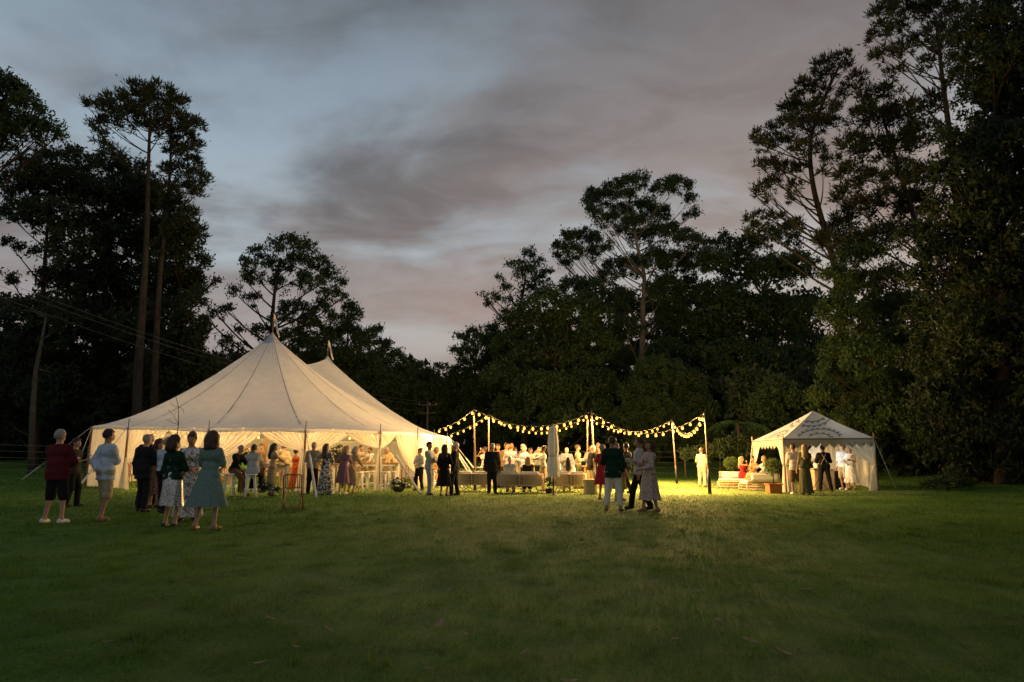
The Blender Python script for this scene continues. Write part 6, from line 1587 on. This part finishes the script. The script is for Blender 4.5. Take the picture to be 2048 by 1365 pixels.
fence('wire fence running along the trees left of the marquee', [(-44, 36), (-30, 39), (-19, 41)])
fence('wire fence on timber posts behind the crowd and light poles', [(-2.5, 47.5), (8, 47.2), (11.6, 46.5)])
def power_line():
    B = at(853, 803, 64); b = on(853, 64)
    r = thing('utility_pole', b, 0, 'distant timber utility pole above the first light strings', 'utility pole')
    m = mat('fence_timber', (.13, .10, .075), .9)
    t = MB(); t.tube([(0, 0, -.2), (0, 0, B.z - b.z)], [.10, .08], 8); t.build('pole', m, r)
    for dz in (.35, 1.1): a = MB(); a.box((0, 0, B.z - b.z - dz), (1.6, .07, .07)); a.build('cross_arm', m, r)
    for x in (-.8, 0.2, .8): i = MB(); i.lathe([(.04, 0), (.05, .06), (.03, .12), (.001, .14)], (x, 0, B.z - b.z - .30), 8); i.build('insulator', mat('porcelain', (.5, .45, .4), .3), r)
    for k, (ya, zb) in enumerate(((548, 0), (560, -.3), (583, -.9))):
        A = at(-30, ya, 37); E = B + Vector((0, 0, zb - .1))
        w = MB(); w.tube([A.lerp(E, i / 24) - Vector((0, 0, 1.1 * 4 * (i / 24) * (1 - i / 24))) - A for i in range(25)], .011, 4)
        o = w.build('power_wire', mat('wire_grey', (.22, .21, .20), .5, .1, metal=.3), None, A)
        tag(o, '%s overhead wire crossing the dark trees at the left' % ('topmost', 'middle', 'lowest')[k], 'power line', 'overhead wires')
power_line()
def bare(name, label, y, stem, twigs, r0, seed, m, cat='tree'):
    rnd = random.Random(seed); b = on(stem[0][0], y); r = thing(name, b, 0, label, cat)
    P = [Vector((0, 0, -.05))] + [at(a, c, y) - b for a, c in stem[1:]]
    t = MB(); t.tube(P, [r0 * (1 - .75 * i / (len(P) - 1)) for i in range(len(P))], 7); t.build('trunk', m, r)
    for (i, px, py, bend) in twigs:
        q = at(px, py, y + rnd.uniform(-.4, .4)) - b; s = P[i]; mid = s.lerp(q, .5) + Vector((rnd.uniform(-.1, .1), 0, bend))
        k = MB(); k.tube(bez(s, mid, q, 5), [r0 * .32 * (1 - .13 * j) for j in range(6)], 5); br = k.build('branch', m, r)
        for j in range(3):
            s2 = bez(s, mid, q, 5)[2 + j]; e = s2 + Vector((rnd.uniform(-.5, .5), rnd.uniform(-.3, .3), rnd.uniform(.05, .5))) * (q - s).length * .5
            k2 = MB(); k2.tube([s2, s2.lerp(e, .5) + Vector((0, 0, .03)), e], [r0 * .14, r0 * .1, r0 * .05], 4); k2.build('twig', m, br)
bare('bare_sapling', 'leafless sapling in front of the marquee roof above the floral dress', 19.5, [(346, 1000), (350, 930), (352, 890), (357, 850), (357, 815), (351, 790)], [(2, 338, 862, .05), (2, 372, 868, .1), (3, 330, 838, .0), (3, 336, 820, .1), (4, 340, 806, .0), (4, 368, 828, .1), (1, 375, 905, .1), (1, 330, 900, .05)], .022, 5, BARK())
bare('leaning_trunk', 'pale leaning dead trunk with crooked limb at the far left', 41, [(62, 905), (66, 820), (72, 740), (84, 680), (92, 635)], [(4, 38, 622, .3), (3, 100, 672, .1), (2, 100, 745, .1)], .20, 6, mat('dead_wood', (.09, .075, .055), .9, .3, 4.0))
def tree_fern():
    b = on(1482, 42.0); r = thing('tree_fern', b, 0, 'tree fern with arching fronds left of the small tent', 'tree fern')
    t = MB(); t.tube([(0, 0, -.1), (.05, 0, 1.8), (0, 0, 3.3)], [.16, .13, .11], 8); t.build('trunk', BARK(), r)
    rnd = random.Random(4); m = mat('fern_frond', (.09, .19, .05), .6, .3, 3.0, trans=.3)
    for k in range(18):
        a = 2 * PI * k / 18 + rnd.uniform(-.15, .15); L = rnd.uniform(1.7, 2.4); up_ = rnd.uniform(.2, .8)
        f = MB(); d = Vector((math.cos(a), math.sin(a), 0)); s = Vector((-d.y, d.x, 0)); sp = []
        for i in range(17):
            t_ = i / 16; p = Vector((0, 0, 3.3)) + d * L * t_ + Vector((0, 0, up_ * 1.6 * t_ - 1.75 * up_ * t_ * t_ - .55 * t_ * t_)); sp.append(p)
            if i > 1:
                w = .42 * math.sin(PI * min(1, t_ * .86 + .12)) + .02
                for q in (-1, 1): f.add([p - d * .035, p + d * .035, p + s * q * w + d * .10 - Vector((0, 0, .08 * w / .3))], [(0, 1, 2)])
        f.tube(sp, [.018 - .001 * i for i in range(17)], 4); f.build('frond', m, r)
tree_fern()
# ------------------------------------------------------------------ glasses, tray and fallen leaves
glass('wine glass on the bar table by the green shirt', on(512, 24.75) + Vector((0, -.1, 1.11)))
glass('wine glass on the bar table beside the sparkly dress', on(556, 25.0) + Vector((0, -.15, 1.11)))
glass('wine glass on the timber bar by the cream jacket', on(722, 28.4) + Vector((0, -.1, 1.14)))
glass('wine glass on the timber bar by the bar worker', on(747, 28.6) + Vector((0, -.1, 1.14)))
def tray():
    p = on(1067, 26.6); r = thing('serving_tray', p + Vector((0, 0, 1.20)), 0, 'dark serving tray of canapes held out by the waitress', 'tray')
    b = MB(); b.lathe([(.001, 0), (.18, 0), (.20, .02), (.195, .022), (.17, .008), (.001, .008)], n=20); b.build('plate', mat('tray_wood', (.10, .06, .03), .5), r)
    for k in range(6): c = MB(); c.blob((.10 * math.cos(k), .10 * math.sin(k), .025), (.025, .025, .02), 7, 4); c.build('canape', mat('canape', (.45, .25, .10), .7), r)
tray()
def fallen_leaves():
    rnd = random.Random(21)
    m = mat('dry_leaf', (.30, .22, .12), .8, .35, 12.0, trans=.2)
    me = []
    for v in range(4):
        b = MB(); L = .12; rows = []
        for i in range(6):
            t = i / 5; w = .022 * math.sin(PI * min(1, t * .95 + .05)) * (1 + .3 * v); cx_ = .02 * (v - 1.5) * math.sin(t * 2)
            rows.append([(cx_ - w, L * (t - .5), .012 + .02 * t * t), (cx_, L * (t - .5), .004 + .02 * t * t), (cx_ + w, L * (t - .5), .012 + .02 * t * t)])
        b.grid(rows); me.append(b.mesh('fallen_leaf')); me[-1].materials.append(m)
    spots = [(543, 1235), (655, 1140), (520, 1320), (590, 1290), (210, 1308), (215, 1280), (878, 1246), (935, 1265), (1310, 1258), (1385, 1120), (1500, 1280), (1355, 1275), (815, 1150), (1140, 1355), (1300, 1170), (1170, 1075), (660, 1255), (1565, 1300), (1240, 1095), (480, 1120), (700, 1180), (900, 1180), (1440, 1240), (360, 1290), (860, 1330), (1050, 1300), (1720, 1075), (1610, 1180), (1770, 1180)]
    for k, (px, py) in enumerate(spots):
        y = 1757.0 / (py - 917); p = on(px, y)
        o = link('fallen_leaf', me[k % 4], None, None, p + Vector((0, 0, .035)), rnd.uniform(0, 6)); o.scale = (rnd.uniform(.5, 1.0),) * 3
        o.rotation_euler.x = rnd.uniform(-.3, .3)
        tag(o, 'small dry leaf lying on the dark foreground grass', 'leaf', 'dry leaves scattered on the lawn')
fallen_leaves()
